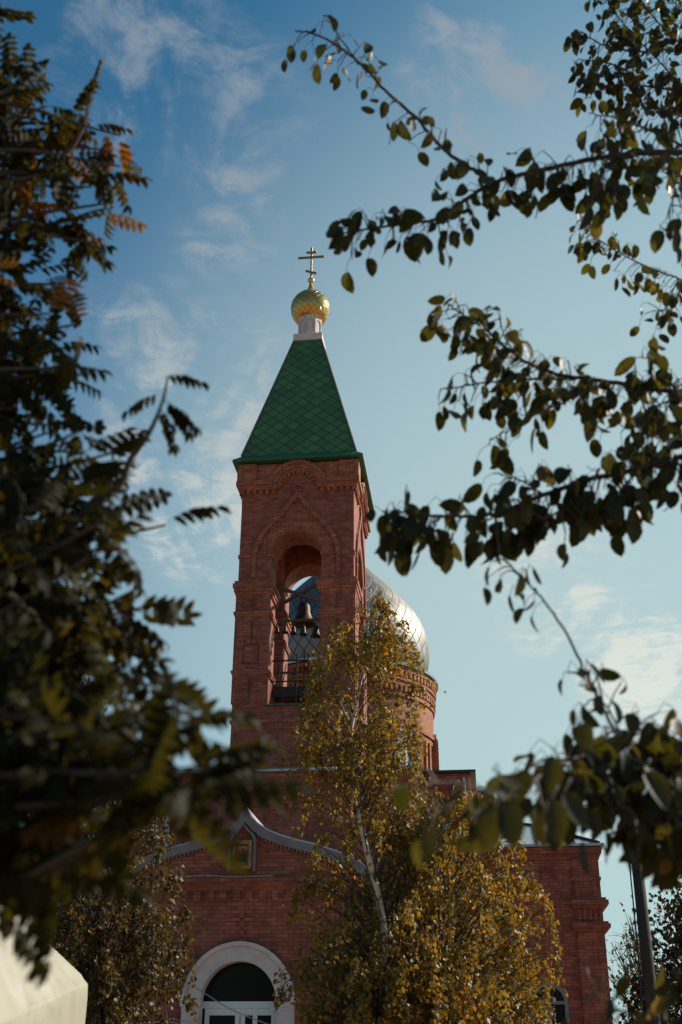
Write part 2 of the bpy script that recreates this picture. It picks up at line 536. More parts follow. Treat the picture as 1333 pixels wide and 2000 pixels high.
def empty(name, loc=(0, 0, 0), rz=0.0):
    o = bpy.data.objects.new(name, None)
    o.empty_display_size = 0.3
    col.objects.link(o)
    o.location = loc
    o.rotation_euler = (0, 0, rz)
    return o
def tag(o, label=None, cat=None, group=None, kind=None):
    if label: o['label'] = label
    if cat: o['category'] = cat
    if group: o['group'] = group
    if kind: o['kind'] = kind
    return o
def arc(cx, cz, r, a0, a1, n):
    return [(cx + r * math.cos(R(a0 + (a1 - a0) * i / n)), cz + r * math.sin(R(a0 + (a1 - a0) * i / n))) for i in range(n + 1)]
def smooth_path(pts, n=6):
    """Catmull-Rom through 3-D points"""
    P = [np.asarray(p, float) for p in pts]
    P = [2 * P[0] - P[1]] + P + [2 * P[-1] - P[-2]]
    out = []
    for i in range(1, len(P) - 2):
        for k in range(n):
            t = k / n
            a, b, c, d = P[i - 1], P[i], P[i + 1], P[i + 2]
            out.append(0.5 * (2 * b + (c - a) * t + (2 * a - 5 * b + 4 * c - d) * t * t + (3 * b - a - 3 * c + d) * t ** 3))
    out.append(P[-2])
    return out

# ------------------------------------------------------------------ ground
g = MB()
g.add([(-3000, -3000, 0), (3000, -3000, 0), (3000, 3000, 0), (-3000, 3000, 0)], [(0, 1, 2, 3)])
tag(g.build('ground', M['ground'], recalc=False), kind='structure')

# ------------------------------------------------------------------ church
TH = 0.11832412904367035
church = empty('church', (-1.41585386, 33.5, 0), -TH)
tag(church, 'red brick church with green tent roofed bell tower, gold cupola and silver dome', 'church')
H = 1.845           # half width of the tower
CV = 1.845          # its axis
def side(k):
    c, s = (1, 0, -1, 0)[k], (0, 1, 0, -1)[k]
    def f(p):
        x, y = p[0], p[1] - CV
        return (c * x - s * y, CV + s * x + c * y, p[2])
    return f
OPW, SPR, SILL, TOP = 0.81, 16.72, 11.75, 19.95
# shaft and belfry walls
t = MB()
t.box(-H, H, 0, 2 * H, 0, SILL - .001)
open_poly = [(-H, SILL), (-OPW, SILL), (-OPW, SPR)] + arc(0, SPR, OPW, 180, 0, 20)[1:-1] + [(OPW, SPR), (OPW, SILL), (H, SILL), (H, TOP), (-H, TOP)]
PT = H - OPW
for k in (0, 2):
    t.map = side(k)
    t.prism(open_poly, [], 0, PT)
side_poly = arc(0, SPR, OPW, 180, 0, 20) + [(OPW, TOP), (-OPW, TOP)]
for k in (1, 3):
    t.map = side(k)
    t.prism(side_poly, [], 0, PT)
t.map = None
t.box(-OPW - .01, OPW + .01, PT - .01, 2 * H - PT + .01, 18.6, 18.9)
tower = t.build('bell_tower', M['brick'], church)

# corner pier relief: a skin with sunk slits and panels
def rect(a, b, c, d):
    return [(a, c), (b, c), (b, d), (a, d)]
for k in range(4):
    for s in (-1, 1):
        sk = MB(side(k))
        m = s * (H + OPW) / 2
        e0, e1 = m - PT / 2 + (.0 if k % 2 == 0 else .0), m + PT / 2
        a, b = e0 + .004, e1 - .004
        y0 = -.045
        sk.prism(rect(a, b, 14.80, 15.36), [rect(m - .05, m + .05, 14.88, 15.30)] , y0, .002)
        cross = [(m - .26, 13.05), (m + .26, 13.05), (m + .26, 13.72), (m + .045, 13.72), (m + .045, 14.48), (m - .045, 14.48), (m - .045, 13.72), (m - .26, 13.72)]
        sk.prism(rect(a, b, 12.88, 14.66), [cross], y0, .002)
        sk.prism(rect(m - .21, m + .21, 13.12, 13.66), [], y0 + .006, .002)
        sk.prism(rect(a, b, 11.86, 12.76), [rect(m - .05, m + .05, 12.0, 12.6)], y0, .002)
        # small square frames beside the upper slit
        for q in (-1, 1):
            sk.prism(rect(m + q * .2 - .1, m + q * .2 + .1, 14.93, 15.22), [], y0 - .025, y0 + .002)
        sk.build('pier_panel', M['brick'], tower)

# corbels and ledges around every pier
for su in (-1, 1):
    for sv in (-1, 1):
        u0, u1 = sorted((su * OPW, su * H)); v0, v1 = sorted((CV + sv * OPW, CV + sv * H))
        for nm, lv_ in (('corbel', ((15.36, 15.46, .06), (15.462, 15.60, .10), (15.602, 15.74, .14), (15.742, 15.84, .09))), ('pier_ledge', ((14.66, 14.72, .06), (14.722, 14.80, .085))), ('pier_ledge', ((12.76, 12.82, .06), (12.822, 12.88, .085))), ('impost', ((16.66, 16.76, .035),))):
            cb = MB()
            for (z0, z1, e) in lv_:
                cb.ring_box(u0, u1, v0, v1, z0, z1, e)
            cb.build(nm, M['brick_trim'], tower)
cb = MB()
cb.ring_box(-H, H, 0, 2 * H, 11.25, 11.33, .05)
cb.build('string_course', M['brick_trim'], tower)

# keel-arch moulding with its finial and the voussoirs of the opening
kl = MB()
half = [(-1.36, 15.95), (-1.36, 16.65), (-1.30, 17.05), (-1.17, 17.38), (-.94, 17.72), (-.66, 18.02), (-.40, 18.32), (-.19, 18.60), (-.06, 18.82), (0, 18.98)]
keel = half + [(-x, z) for x, z in reversed(half[:-1])]
for k in range(4):
    kl.map = side(k)
    kl.band(keel, .13, -.075, .01)
    kl.band(arc(0, 18.96 + .13, .13, -60, 240, 16), .06, -.07, .01)
    n = 34
    for i in range(n):
        a0, a1 = R(180 * i / n), R(180 * (i + .9) / n)
        r0, r1 = OPW + .012, OPW + .34
        kl.prism([(r0 * math.cos(a0), SPR + .05 + r0 * math.sin(a0)), (r1 * math.cos(a0), SPR + .05 + r1 * math.sin(a0)), (r1 * math.cos(a1), SPR + .05 + r1 * math.sin(a1)), (r0 * math.cos(a1), SPR + .05 + r0 * math.sin(a1))], [], -.022, .005)
kl.build('keel_moulding', M['brick_trim'], tower)

# cornice with the raised arch
co = MB()
CZ = 19.08
for k in range(4):
    co.map = side(k)
    full = k % 2 == 0
    def reach(p):
        return H + p if full else H - .002
    for (z0, z1, p) in ((19.05, 19.20, .12), (19.203, 19.36, .19)):
        for s in (-1, 1):
            a, b = sorted((s * .72, s * reach(p)))
            co.box(a, b, -p, .02, z0, z1)
    # upper box, with the sunk fields either side of the arch
    for s in (-1, 1):
        a, b = sorted((s * 1.38, s * reach(.17)))
        co.box(a, b, -.17, .02, 19.363, 19.99)
        a, b = sorted((s * .5, s * 1.377))
        co.box(a, b, -.09, .02, 19.363, 19.987)
        for q in range(6):
            x = s * (.80 + .21 * q)
            if abs(x) < H + .08:
                co.box(x - .06, x + .06, -.09, .02, 18.92, 19.047)
    for (r, wd, p) in ((.905, .12, .205), (.775, .125, .165), (.665, .09, .10)):
        co.band(arc(0, CZ, r, 0, 180, 28), wd, -p, .02)
    for i in range(11):
        a = R(14 + 152 * i / 10)
        ca, sa = math.cos(a), math.sin(a)
        pts = []
        for (dr, dt) in ((-.05, -.05), (.045, -.05), (.045, .05), (-.05, .05)):
            rr = .575 + dr
            pts.append((rr * ca - dt * sa, CZ + rr * sa + dt * ca))
        co.prism(pts, [], -.085, .01)
co.build('cornice', M['brick_trim'], tower)

# tent roof
E0 = 2.172
rf = MB()
rf.frustum(0, CV, 1.90, 20.37, .49, 25.9)
tent_roof = rf.build('tent_roof', M['green_tile'], tower, recalc=False)
ev = MB()
ev.frustum(0, CV, E0, 20.035, E0, 20.10)
ev.frustum(0, CV, E0 - .004, 20.102, 1.86, 20.40)
ev.build('eave', M['green_metal'], tower)
rc = MB()
for sx, sy in ((-1, -1), (1, -1), (1, 1), (-1, 1)):
    rc.tube([(sx * 1.92, CV + sy * 1.92, 20.36), (sx * .49, CV + sy * .49, 25.92)], .038, 6)
rc.build('ridge_cap', M['ridge'], tower)

# cupola
cu = MB()
cu.box(-.53, .53, CV - .53, CV + .53, 25.88, 26.17)
cu.lathe([(.41, 26.17), (.41, 27.02), (.47, 27.04), (.47, 27.10), (.40, 27.12)], 0, CV, 32)
for i in range(8):
    a = R(45 * i + 10)
    ca, sa = math.cos(a), math.sin(a)
    cu.map = (lambda ca, sa: (lambda p: (ca * p[0] - sa * p[1], CV + sa * p[0] + ca * p[1], p[2])))(ca, sa)
    cu.prism(rect(-.165, .165, 26.19, 27.03), [[(-.12, 26.3), (.12, 26.3), (.12, 26.78)] + arc(0, 26.78, .12, 0, 180, 8)[1:-1] + [(-.12, 26.78)]], -.435, -.36)
cu.map = None
cu.build('cupola_drum', M['white'], tower)
gd = MB()
gprof = [(.46, 27.06), (.555, 27.10), (.65, 27.25), (.715, 27.45), (.735, 27.66), (.70, 27.86), (.61, 28.04), (.48, 28.19), (.34, 28.31), (.22, 28.41), (.15, 28.48)]
gd.lathe(gprof, 0, CV, 48)
gd.build('onion_dome', M['gold_tile'], tower, smooth=True)
cr = MB()
cr.lathe([(.17, 28.44), (.13, 28.52), (.085, 28.66), (.055, 28.82), (.03, 28.90)], 0, CV, 20)
cr.lathe([(.02, 28.84)] + [(.125 * math.cos(R(a)), 28.95 + .125 * math.sin(R(a))) for a in range(-75, 80, 15)] + [(.02, 29.07)], 0, CV, 24)
cr.build('finial', M['gold'], tower, smooth=True)
xx = MB()
xx.box(-.035, .035, CV - .035, CV + .035, 29.05, 30.52)
xx.box(-.205, .205, CV - .028, CV + .028, 30.26, 30.345)
xx.box(-.515, .515, CV - .031, CV + .031, 30.02, 30.105)
sl = MB()
c, s_ = math.cos(R(-22)), math.sin(R(-22))
xx.prism([(x * c - z * s_, 29.35 + x * s_ + z * c) for x, z in ((-.23, -.04), (.23, -.04), (.23, .04), (-.23, .04))], [], CV - .03, CV + .03)
xx.build('cross', M['old_gold'], tower, bevel=.008)

# bell beams, railing and stair in the belfry
for a_, b_, r_ in (((-1.2, .55, 16.02), (1.2, 3.1, 16.05), .065), ((-1.2, 3.1, 16.16), (1.2, .55, 16.19), .065), ((-1.05, 1.05, 14.86), (1.05, 1.05, 14.88), .05), ((-1.05, 2.5, 13.62), (1.05, 2.5, 13.62), .045)):
    bb = MB()
    bb.tube([a_, b_], r_, 8)
    bb.build('bell_beam', M['brown_metal'], tower)
rl = MB()
for x in (-.02, .22, .34):
    rl.tube([(x, .72, 11.75), (x, .72, 13.62)], .022, 6)
rl.tube([(-.95, .74, 13.42), (.36, .74, 13.42)], .026, 6)
rl.tube([(-.95, .74, 12.75), (.36, .74, 12.75)], .022, 6)
for x in (-.78, -.62, -.46, -.3):
    rl.tube([(x, .78, 12.6), (x + .08, .9, 13.35)], .016, 6)
rl.build('railing', M['dark_metal'], tower)
st = MB()
st.box(-.84, .30, .9, 1.9, 12.42, 12.54)
st.box(-.80, .26, .86, .898, 12.30, 12.62)
for i in range(4):
    st.box(-.5, .1, .9 + .16 * i, 1.15 + .16 * i, 11.80 + .16 * i, 11.85 + .16 * i)
st.build('belfry_stair', M['dark_metal'], tower)
fl = MB()
fl.box(-.86, .86, -.07, .5, 11.752, 11.79)
fl.build('sill_flashing', M['green_metal'], tower)

# --- narthex block around the tower foot
A0, A1, AZ = -3.42, 3.42, 9.55
nb = MB()
nb.box(A0, A1, -.6, 6, 0, AZ)
for x in (-3.1, -2.05, -.8, .8, 2.05, 3.1):
    nb.box(x - .16, x + .16, -.68, -.59, 3, 8.7)
for (z0, z1, p) in ((8.70, 8.86, .06), (8.862, 9.02, .12), (9.25, 9.40, .10), (9.402, 9.548, .16)):
    nb.box(A0 - p, A1 + p, -.6 - p, 6, z0, z1)
for i in range(26):
    x = A0 + .1 + i * (A1 - A0 - .2) / 25
    nb.box(x - .06, x + .06, -.69, -.59, 8.54, 8.698)
narthex = nb.build('narthex_wall', M['brick'], church)
nr = MB()
nr.box(A0 - .3, A1 + .3, -.95, 6.0, AZ + .003, AZ + .06)
nr.add([(A0 - .28, -.93, AZ + .062), (A1 + .28, -.93, AZ + .062), (A1 - .4, -.002, AZ + .35), (A0 + .4, -.002, AZ + .35)], [(0, 1, 2, 3)])
nr.build('narthex_roof', M['galv'], narthex)
dp = MB()
dp.tube([(A0 + .05, -.72, 9.5), (A0 + .05, -.72, 5.2)], .06, 10)
dp.tube([(A0 + .05, -.9, 9.56), (A0 + .05, -.72, 9.3)], .08, 10)
dp.build('downpipe', M['galv'], narthex)

# --- nave with drum
B0, B1, BV, BZ = -7.0, 5.02, 4.0, 10.52
nv = MB()
nv.box(B0, B1, BV, 24, 0, BZ)
for (z0, z1, p) in ((9.7, 9.86, .06), (10.2, 10.36, .10), (10.362, 10.52, .17)):
    nv.box(B0 - p, B1 + p, BV - p, 24 + p, z0, z1 - .002)
for x in (-4.0, -6.6, 4.4):
    nv.box(x - .22, x + .22, BV - .08, BV + .01, 1, 9.7)
nv.band([(-6.0, 6.2), (-6.0, 8.7)] + arc(-5.3, 8.7, .70, 180, 0, 16) + [(-4.6, 8.7), (-4.6, 6.2)], .14, BV - .1, BV + .01)
nv.band([(-5.82, 6.2), (-5.82, 8.7)] + arc(-5.3, 8.7, .52, 180, 0, 16)[1:] + [(-4.78, 6.2)], .12, BV - .05, BV + .01)
nave = nv.build('nave_wall', M['brick'], church)
hd = MB()
hd.band(arc(-5.3, 8.7, .79, 180, 0, 18), .045, BV - .2, BV + .01)
hd.build('arch_hood', M['galv'], nave)
nroof = MB()
nroof.box(B0 - .34, B1 + .34, BV - .34, 24.3, BZ + .003, BZ + .08)
nroof.build('nave_roof', M['dark_metal'], nave)
pipe = MB()
pipe.tube([(B1 - .05, BV - .12, 10.4), (B1 - .05, BV - .12, 7.0)], .06, 10)
pipe.build('downpipe', M['galv'], nave)

RD = 3.72
dr = MB()
dr.lathe([(RD + .25, 10.55), (RD + .25, 11.4), (RD, 11.42), (RD, 13.75), (RD + .07, 13.76), (RD + .07, 13.90), (RD + .03, 13.91), (RD + .03, 14.02), (RD + .1, 14.03), (RD + .1, 14.17), (RD, 14.18), (RD, 15.30), (RD + .06, 15.31), (RD + .06, 15.46),
          (RD + .02, 15.47), (RD + .02, 15.74), (RD + .10, 15.75), (RD + .10, 15.84), (RD + .05, 15.85), (RD + .05, 15.94), (RD + .13, 15.95), (RD + .13, 16.05), (RD + .06, 16.06), (RD + .06, 16.32), (RD + .16, 16.33), (RD + .16, 16.50), (RD + .1, 16.52), (3.2, 16.52)], 0, DV, 96)
def around(a):
    ca, sa = math.cos(a), math.sin(a)
    return lambda p: (ca * p[0] - sa * p[1], DV + sa * p[0] + ca * p[1], p[2])
for i in range(100):
    dr.map = around(2 * math.pi * i / 100)
    dr.box(-.062, .062, -(RD + .10), -(RD - .02), 15.50, 15.72)
    dr.box(-.062, .062, -(RD + .15), -(RD - .02), 16.09, 16.30)
for i in range(8):
    dr.map = around(R(45 * i + 1))
    # brick surround of each window: jambs, arch and a keeled outer roll
    for (w_, wd, p) in ((.60, .17, .17), (.80, .16, .11)):
        dr.band([(w_, 11.3), (w_, 13.6)] + arc(0, 13.6, w_, 0, 180, 20)[1:-1] + [(-w_, 13.6), (-w_, 11.3)], wd, -(RD + p), -(RD - .3))
    dr.map = around(R(45 * i + 23.5))
    dr.band([(-.18, 11.3), (-.18, 13.8)], .14, -(RD + .1), -(RD - .1))
    dr.band([(.18, 11.3), (.18, 13.8)], .14, -(RD + .1), -(RD - .1))
dr.map = None
drum = dr.build('drum', M['brick_drum'], church)
for i in range(8):
    mp_ = around(R(45 * i + 1))
    fr = MB(mp_)
    outline = [(.515, 11.4), (.515, 13.6)] + arc(0, 13.6, .515, 0, 180, 16)[1:-1] + [(-.515, 13.6), (-.515, 11.4)]
    fr.band(outline, .11, -(RD + .07), -(RD - .05))
    fr.box(-.5, .5, -(RD + .068), -(RD - .03), 13.5, 13.60)
    fr.box(-.5, .5, -(RD + .068), -(RD - .03), 12.55, 12.63)
    fr.box(-.035, .035, -(RD + .072), -(RD - .03), 11.4, 13.498)
    wnd = fr.build('window', M['white_frame'], church)
    pn = MB(mp_)
    pn.prism(outline, [], -(RD + .03), -(RD - .02))
    pn.build('pane', M['skyglass'], wnd)
rm = MB()
rm.lathe([(RD + .10, 16.525), (3.97, 16.53), (3.99, 16.62), (3.9, 16.68), (3.5, 16.86)], 0, DV, 96)
rm.build('dome_rim', M['galv'], drum, smooth=False)
dm = MB()
prof0 = [(3.42, 16.80), (3.52, 17.1), (3.60, 17.5), (3.63, 18.0), (3.60, 18.45), (3.48, 18.95), (3.26, 19.45), (2.93, 19.95), (2.52, 20.45), (2.08, 20.92), (1.66, 21.34), (1.28, 21.75), (.94, 22.2), (.66, 22.75), (.46, 23.4), (.32, 24.1)]
prof = [(float(p[0]), float(p[1])) for p in smooth_path([(a, b, 0) for a, b in prof0], 3)]
dm.lathe(prof, 0, DV, 96)
dm.build('silver_dome', M['silver_tile'], drum, smooth=True)

# --- side wing on the right, with hipped sheet roof
W0, W1, WV, WZ = 4.9, 8.62, 1.0, 7.66
wg = MB()
wg.box(W0, W1, WV, 9, 0, WZ)
wg.box(7.93, W1 + .05, WV - .10, WV + .7, .9, WZ - .33)
wg.box(W0 - .02, 7.0, WV - .06, WV + .02, 6.2, 7.0)
for (z0, z1, p) in ((5.40, 5.48, .10), (5.482, 5.58, .17), (5.582, 5.64, .12), (6.0, 6.08, .10), (6.082, 6.20, .17), (6.202, 6.27, .11), (6.75, 6.83, .03), (.7, .9, .16)):
    wg.box(7.90 - p * .5, W1 + .05 + p, WV - .10 - p, WV + .75, z0, z1)
for x in (8.02, 8.5):
    wg.box(x - .05, x + .05, WV - .15, WV, 6.28, 6.74)
for i in range(5):
    x = 8.0 + i * .145
    wg.box(x, x + .07, WV - .145, WV, 5.66, 5.98)
for (z0, z1, p) in ((WZ - .33, WZ - .18, .06), (WZ - .178, WZ - .003, .13)):
    wg.box(W0 - p, W1 + .03 + p, WV - p, 9 + p, z0, z1)
wing = wg.build('side_wing', M['brick'], church)
wr = MB()
wr.box(W0 - .2, W1 + .24, WV - .24, 9.2, WZ + .002, WZ + .07)
wr.build('eave_sheet', M['galv'], wing)
hp = MB()
rz = WZ + 1.05
a, b, c_, d_ = (W0 - .1, WV - .2, WZ + .072), (W1 + .1, WV - .2, WZ + .072), (W1 + .1, 9.1, WZ + .072), (W0 - .1, 9.1, WZ + .072)
e_, f_ = (W0 - .1, WV + 2.1, rz), (6.9, WV + 2.1, rz)
g_, h_ = (6.9, 7.2, rz), (W0 - .1, 7.2, rz)
hp.add([a, b, c_, d_, e_, f_, g_, h_], [(0, 1, 5, 4), (1, 2, 6, 5), (2, 3, 7, 6), (4, 5, 6, 7), (3, 0, 4, 7)])
hp.build('hip_roof', M['pale_roof'], wing)
se = MB()
for (p, q) in ((b, f_), (f_, e_), (f_, g_)):
    se.tube([np.array(p) + (0, 0, .02), np.array(q) + (0, 0, .02)], .05, 6)
for x in (5.35, 5.9, 6.45, 7.0, 7.55, 8.05):
    tt = 1.0 if x <= 6.9 else (W1 + .1 - x) / (W1 + .1 - 6.9)
    top = (x, WV - .2 + 2.3 * tt, WZ + .08 + (rz - WZ - .07) * tt)
    se.tube([(x, WV - .2, WZ + .085), (top[0], top[1], top[2] + .01)], .022, 5)
se.build('roof_seam', M['dark_metal'], wing)
for x in (5.75, 7.05):
    wf = MB()
    ol = [(x + .45, 1.5), (x + .45, 3.6)] + arc(x, 3.6, .45, 0, 180, 14)[1:-1] + [(x - .45, 3.6), (x - .45, 1.5)]
    wf.band(ol, .10, WV - .05, WV + .02)
    wf.box(x - .04, x + .04, WV - .045, WV + .02, 1.5, 4.0)
    wf.box(x - .44, x + .44, WV - .042, WV + .02, 3.55, 3.63)
    wf.box(x - .55, x + .55, WV - .12, WV + .02, 1.40, 1.50)
    ww = wf.build('window', M['grey_frame'], church)
    pn = MB(); pn.prism(ol, [], WV - .02, WV + .015); pn.build('pane', M['glass'], ww)

# left wing, mostly behind the trees
lw = MB()
lw.box(-10.4, B0 - .01, WV + 3.2, 12, 0, 7.6)
for (z0, z1, p) in ((7.2, 7.38, .06), (7.382, 7.6, .13)):
    lw.box(-10.4 - p, B0 - .01, WV + 3.2 - p, 12 + p, z0, z1 - .003)
lwing = lw.build('side_wing', M['brick'], church)
lr = MB()
lr.add([(-10.7, 3.95, 7.61), (B0 - .02, 3.95, 7.61), (B0 - .02, 12.3, 7.61), (-10.7, 12.3, 7.61), (-8.8, 6.3, 8.6), (B0 - .02, 6.3, 8.6), (B0 - .02, 9.8, 8.6), (-8.8, 9.8, 8.6)],
       [(0, 1, 5, 4), (1, 2, 6, 5), (2, 3, 7, 6), (3, 0, 4, 7), (4, 5, 6, 7), (3, 2, 1, 0)])
lr.build('hip_roof', M['pale_roof'], lwing)

# --- porch
PV = -6.3
gab_r = [(0, 7.22), (.10, 7.05), (.24, 6.90), (.48, 6.74), (.85, 6.59), (1.25, 6.48), (1.62, 6.39), (2.0, 6.27), (2.36, 6.14), (2.66, 5.98), (2.92, 5.74)]
gab = [(-x, z) for x, z in reversed(gab_r[1:])] + gab_r
PW = 3.0
pw = MB()
pw.prism([(-PW, 0), (PW, 0), (PW, 5.7)] + [(x, z - .12) for x, z in reversed(gab)] + [(-PW, 5.7)],
         [[(-.90, .9), (.90, .9), (.90, 3.17)] + arc(0, 3.17, .90, 0, 180, 20)[1:-1] + [(-.90, 3.17)]], PV, PV + .55)
for s in (-1, 1):
    a, b = sorted((s * PW, s * (PW - .5)))
    pw.box(a, b, PV + .553, -.62, 0, 5.6)
for (z0, z1, p) in ((5.50, 5.58, .05), (5.582, 5.68, .10), (5.682, 5.77, .16)):
    pw.box(-PW - p, PW + p, PV - p, PV + .3, z0, z1)
for i in range(20):
    x = -PW + .15 + i * (2 * PW - .3) / 19
    pw.box(x - .075, x + .075, PV - .07, PV + .01, 5.30, 5.498)
for s in (-1, 1):
    pw.box(s * 2.55 - .3, s * 2.55 + .3, PV - .10, PV + .01, .9, 5.28)
# sunk cross above the door, as raised edging
for q in (rect(-.05, .05, 4.52, 5.15), rect(-.30, .30, 4.86, 4.93), rect(-.12, .12, 4.66, 4.72)):
    pw.prism(q, [], PV - .05, PV + .01)
porch = pw.build('porch_wall', M['brick'], church)
gb = MB()
gb.band(gab, .19, PV - .14, PV + .5)
for i in range(64):
    u_ = -2.85 + i * 5.7 / 63
    z_ = np.interp(u_, [q[0] for q in gab], [q[1] for q in gab])
    if abs(u_) > .25:
        gb.box(u_ - .024, u_ + .024, PV - .10, PV + .01, z_ - .145, z_ - .06)
gb.build('gable_band', M['grey_band'], porch)
pr = MB()
pr.band([(x, z + .13) for x, z in gab], .05, PV + .02, -.62)
pr.build('porch_roof', M['galv'], porch)
da = MB()
da.prism([(1.24, .9), (1.24, 3.17)] + arc(0, 3.17, 1.24, 0, 180, 28)[1:-1] + [(-1.24, 3.17), (-1.24, .9), (-.84, .9), (-.84, 3.17)] + arc(0, 3.17, .84, 180, 0, 28)[1:-1] + [(.84, 3.17), (.84, .9)], [], PV - .13, PV + .2)
da.band(arc(0, 3.17, 1.20, 0, 180, 28), .09, PV - .19, PV - .10)
for s in (-1, 1):
    da.box(s * 1.04 - .23, s * 1.04 + .23, PV - .17, PV - .1, 3.09, 3.21)
    for z in (1.1, 1.6, 2.1, 2.6):
        da.box(s * 1.04 - .17, s * 1.04 + .17, PV - .155, PV - .1, z, z + .4)
da.build('door_arch', M['white'], porch)
df = MB()
df.box(-.86, .86, PV + .22, PV + .34, 3.07, 3.21)
for x in (-.74, -.06, .06, .33, .74):
    df.box(x - .05, x + .05, PV + .225, PV + .335, .9, 3.068)
df.box(-.69, .69, PV + .228, PV + .332, 2.93, 3.066)
door = df.build('door', M['white_frame'], church)
dg = MB()
dg.prism([(-.88, .9), (.88, .9), (.88, 3.17)] + arc(0, 3.17, .88, 0, 180, 18)[1:-1] + [(-.88, 3.17)], [], PV + .26, PV + .29)
dg.build('pane', M['glass'], door)
stp = MB()
for i in range(5):
    stp.box(-2.0, 2.0, PV - .35 - .32 * (5 - i), PV - .004, .18 * i, .18 * (i + 1) - .002)
stp.build('doorstep', M['grey_band'], porch)

# --- small things on and around the church
def local(o):
    o.location = church.location
    o.rotation_euler = church.rotation_euler
    return o
ic = local(empty('framed_icon'))
tag(ic, 'gilt framed icon of three figures in a niche on the porch gable', 'icon')
IU, IZ0, IZ1 = -.05, 6.02, 6.56
nf = MB()
keelp = [(IU - .29, 5.92), (IU - .29, 6.62), (IU - .24, 6.74), (IU - .12, 6.85), (IU, 6.98), (IU + .12, 6.85), (IU + .24, 6.74), (IU + .29, 6.62), (IU + .29, 5.92)]
nf.band(keelp, .06, PV - .10, PV + .01)
for i in range(14):
    for s in (-1, 1):
        z = 5.93 + i * .05
        nf.box(IU + s * .29 - .035, IU + s * .29 + .035, PV - .12, PV - .05, z, z + .028)
nf.build('niche_moulding', M['grey_band'], ic)
fr = MB()
fr.prism(rect(IU - .23, IU + .23, 5.97, 6.62), [rect(IU - .15, IU + .15, 6.06, 6.53)], PV - .11, PV - .02)
fr.build('frame', M['icon_gold'], ic, bevel=.008)
pi = MB(); pi.box(IU - .15, IU + .15, PV - .05, PV - .02, 6.06, 6.53)
panel = pi.build('panel', M['icon_red'], ic)
p2 = MB(); p2.prism(rect(IU - .115, IU + .115, 6.09, 6.49), [], PV - .055, PV - .049)
p2.build('gold_ground', M['icon_gold'], panel)
p3 = MB()
for x, zt in ((-.07, 6.36), (0, 6.40), (.07, 6.36)):
    p3.prism([(IU + x - .04, 6.12), (IU + x + .04, 6.12), (IU + x + .03, zt - .05), (IU + x, zt), (IU + x - .03, zt - .05)], [], PV - .060, PV - .0545)
    p3.prism([(IU + x + .026 * math.cos(R(a)), zt + .02 + .03 * math.sin(R(a))) for a in range(0, 360, 30)], [], PV - .0595, PV - .054)
p3.build('figure', M['icon_dark'], panel)

def bell(u, v, ztop, h, r, name='bell'):
    o = local(empty(name))
    b = MB()
    pf = [(.0, 1.0), (.30, .985), (.44, .93), (.50, .82), (.53, .6), (.60, .38), (.74, .16), (.92, .03), (1.0, 0), (.93, .0), (.70, .14), (.5, .5), (.4, .8), (0, .86)]
    b.lathe([(max(q[0] * r, .002), ztop - h + q[1] * h) for q in pf], u, v, 28)
    body = b.build('bell_body', M['bronze'], o, smooth=True)
    c_ = MB()
    c_.tube([(u, v, ztop - h * .2), (u, v, ztop - h * 1.0)], r * .05, 6)
    c_.lathe([(.002, ztop - h * 1.12), (r * .13, ztop - h * 1.06), (r * .15, ztop - h * 1.0), (r * .1, ztop - h * .94), (.002, ztop - h * .9)], u, v, 12)
    c_.build('clapper', M['dark_metal'], o)
    k = MB()
    k.tube([(u - r * .22, v, ztop - .01), (u - r * .2, v, ztop + h * .22), (u, v, ztop + h * .32), (u + r * .2, v, ztop + h * .22), (u + r * .22, v, ztop - .01)], r * .07, 6)
    k.tube([(u, v, ztop + h * .28), (u, v, ztop + h * .28 + .16)], max(r * .06, .012), 6)
    k.build('hanger', M['dark_metal'], o)
    return o
tag(bell(.0, 1.85, 15.78, .74, .42), 'large bronze bell hung from the crossed beams of the belfry', 'bell', 'bells in the belfry')
names = ['smallest bronze bell at the outer end of the belfry bar', 'second smallest bronze bell on the belfry bar, beside the smallest',
         'middle of the five small bronze bells on the belfry bar', 'second largest bronze bell on the bar, below the large bell', 'biggest of the five bronze bells on the bar, by the right pier']
for (u, h, r), lb in zip([(-.72, .20, .085), (-.47, .22, .105), (-.2, .26, .125), (.12, .30, .145), (.52, .36, .18)], names):
    tag(bell(u, 1.05, 14.70 - h * .1, h, r), lb, 'bell', 'bells in the belfry')

cab = MB()
cab.tube(smooth_path([(-2.6, PV - .2, 5.83), (-1.6, PV - .2, 5.80), (-.9, PV - .19, 5.83), (-.2, PV - .2, 5.79), (.7, PV - .2, 5.81)], 5), .012, 5)
tag(local(cab.build('cable', M['pale_wire'])), 'pale thin cable lying along the porch cornice under the icon', 'cable')
cab = MB()
cab.tube(smooth_path([(-1.5, PV - .3, 3.72), (-.8, PV - .32, 3.40), (-.1, PV - .34, 3.02), (.8, PV - .3, 2.7)], 5), .012, 5)
tag(local(cab.build('cable', M['pale_wire'])), 'thin cable slanting down across the white door arch', 'cable')

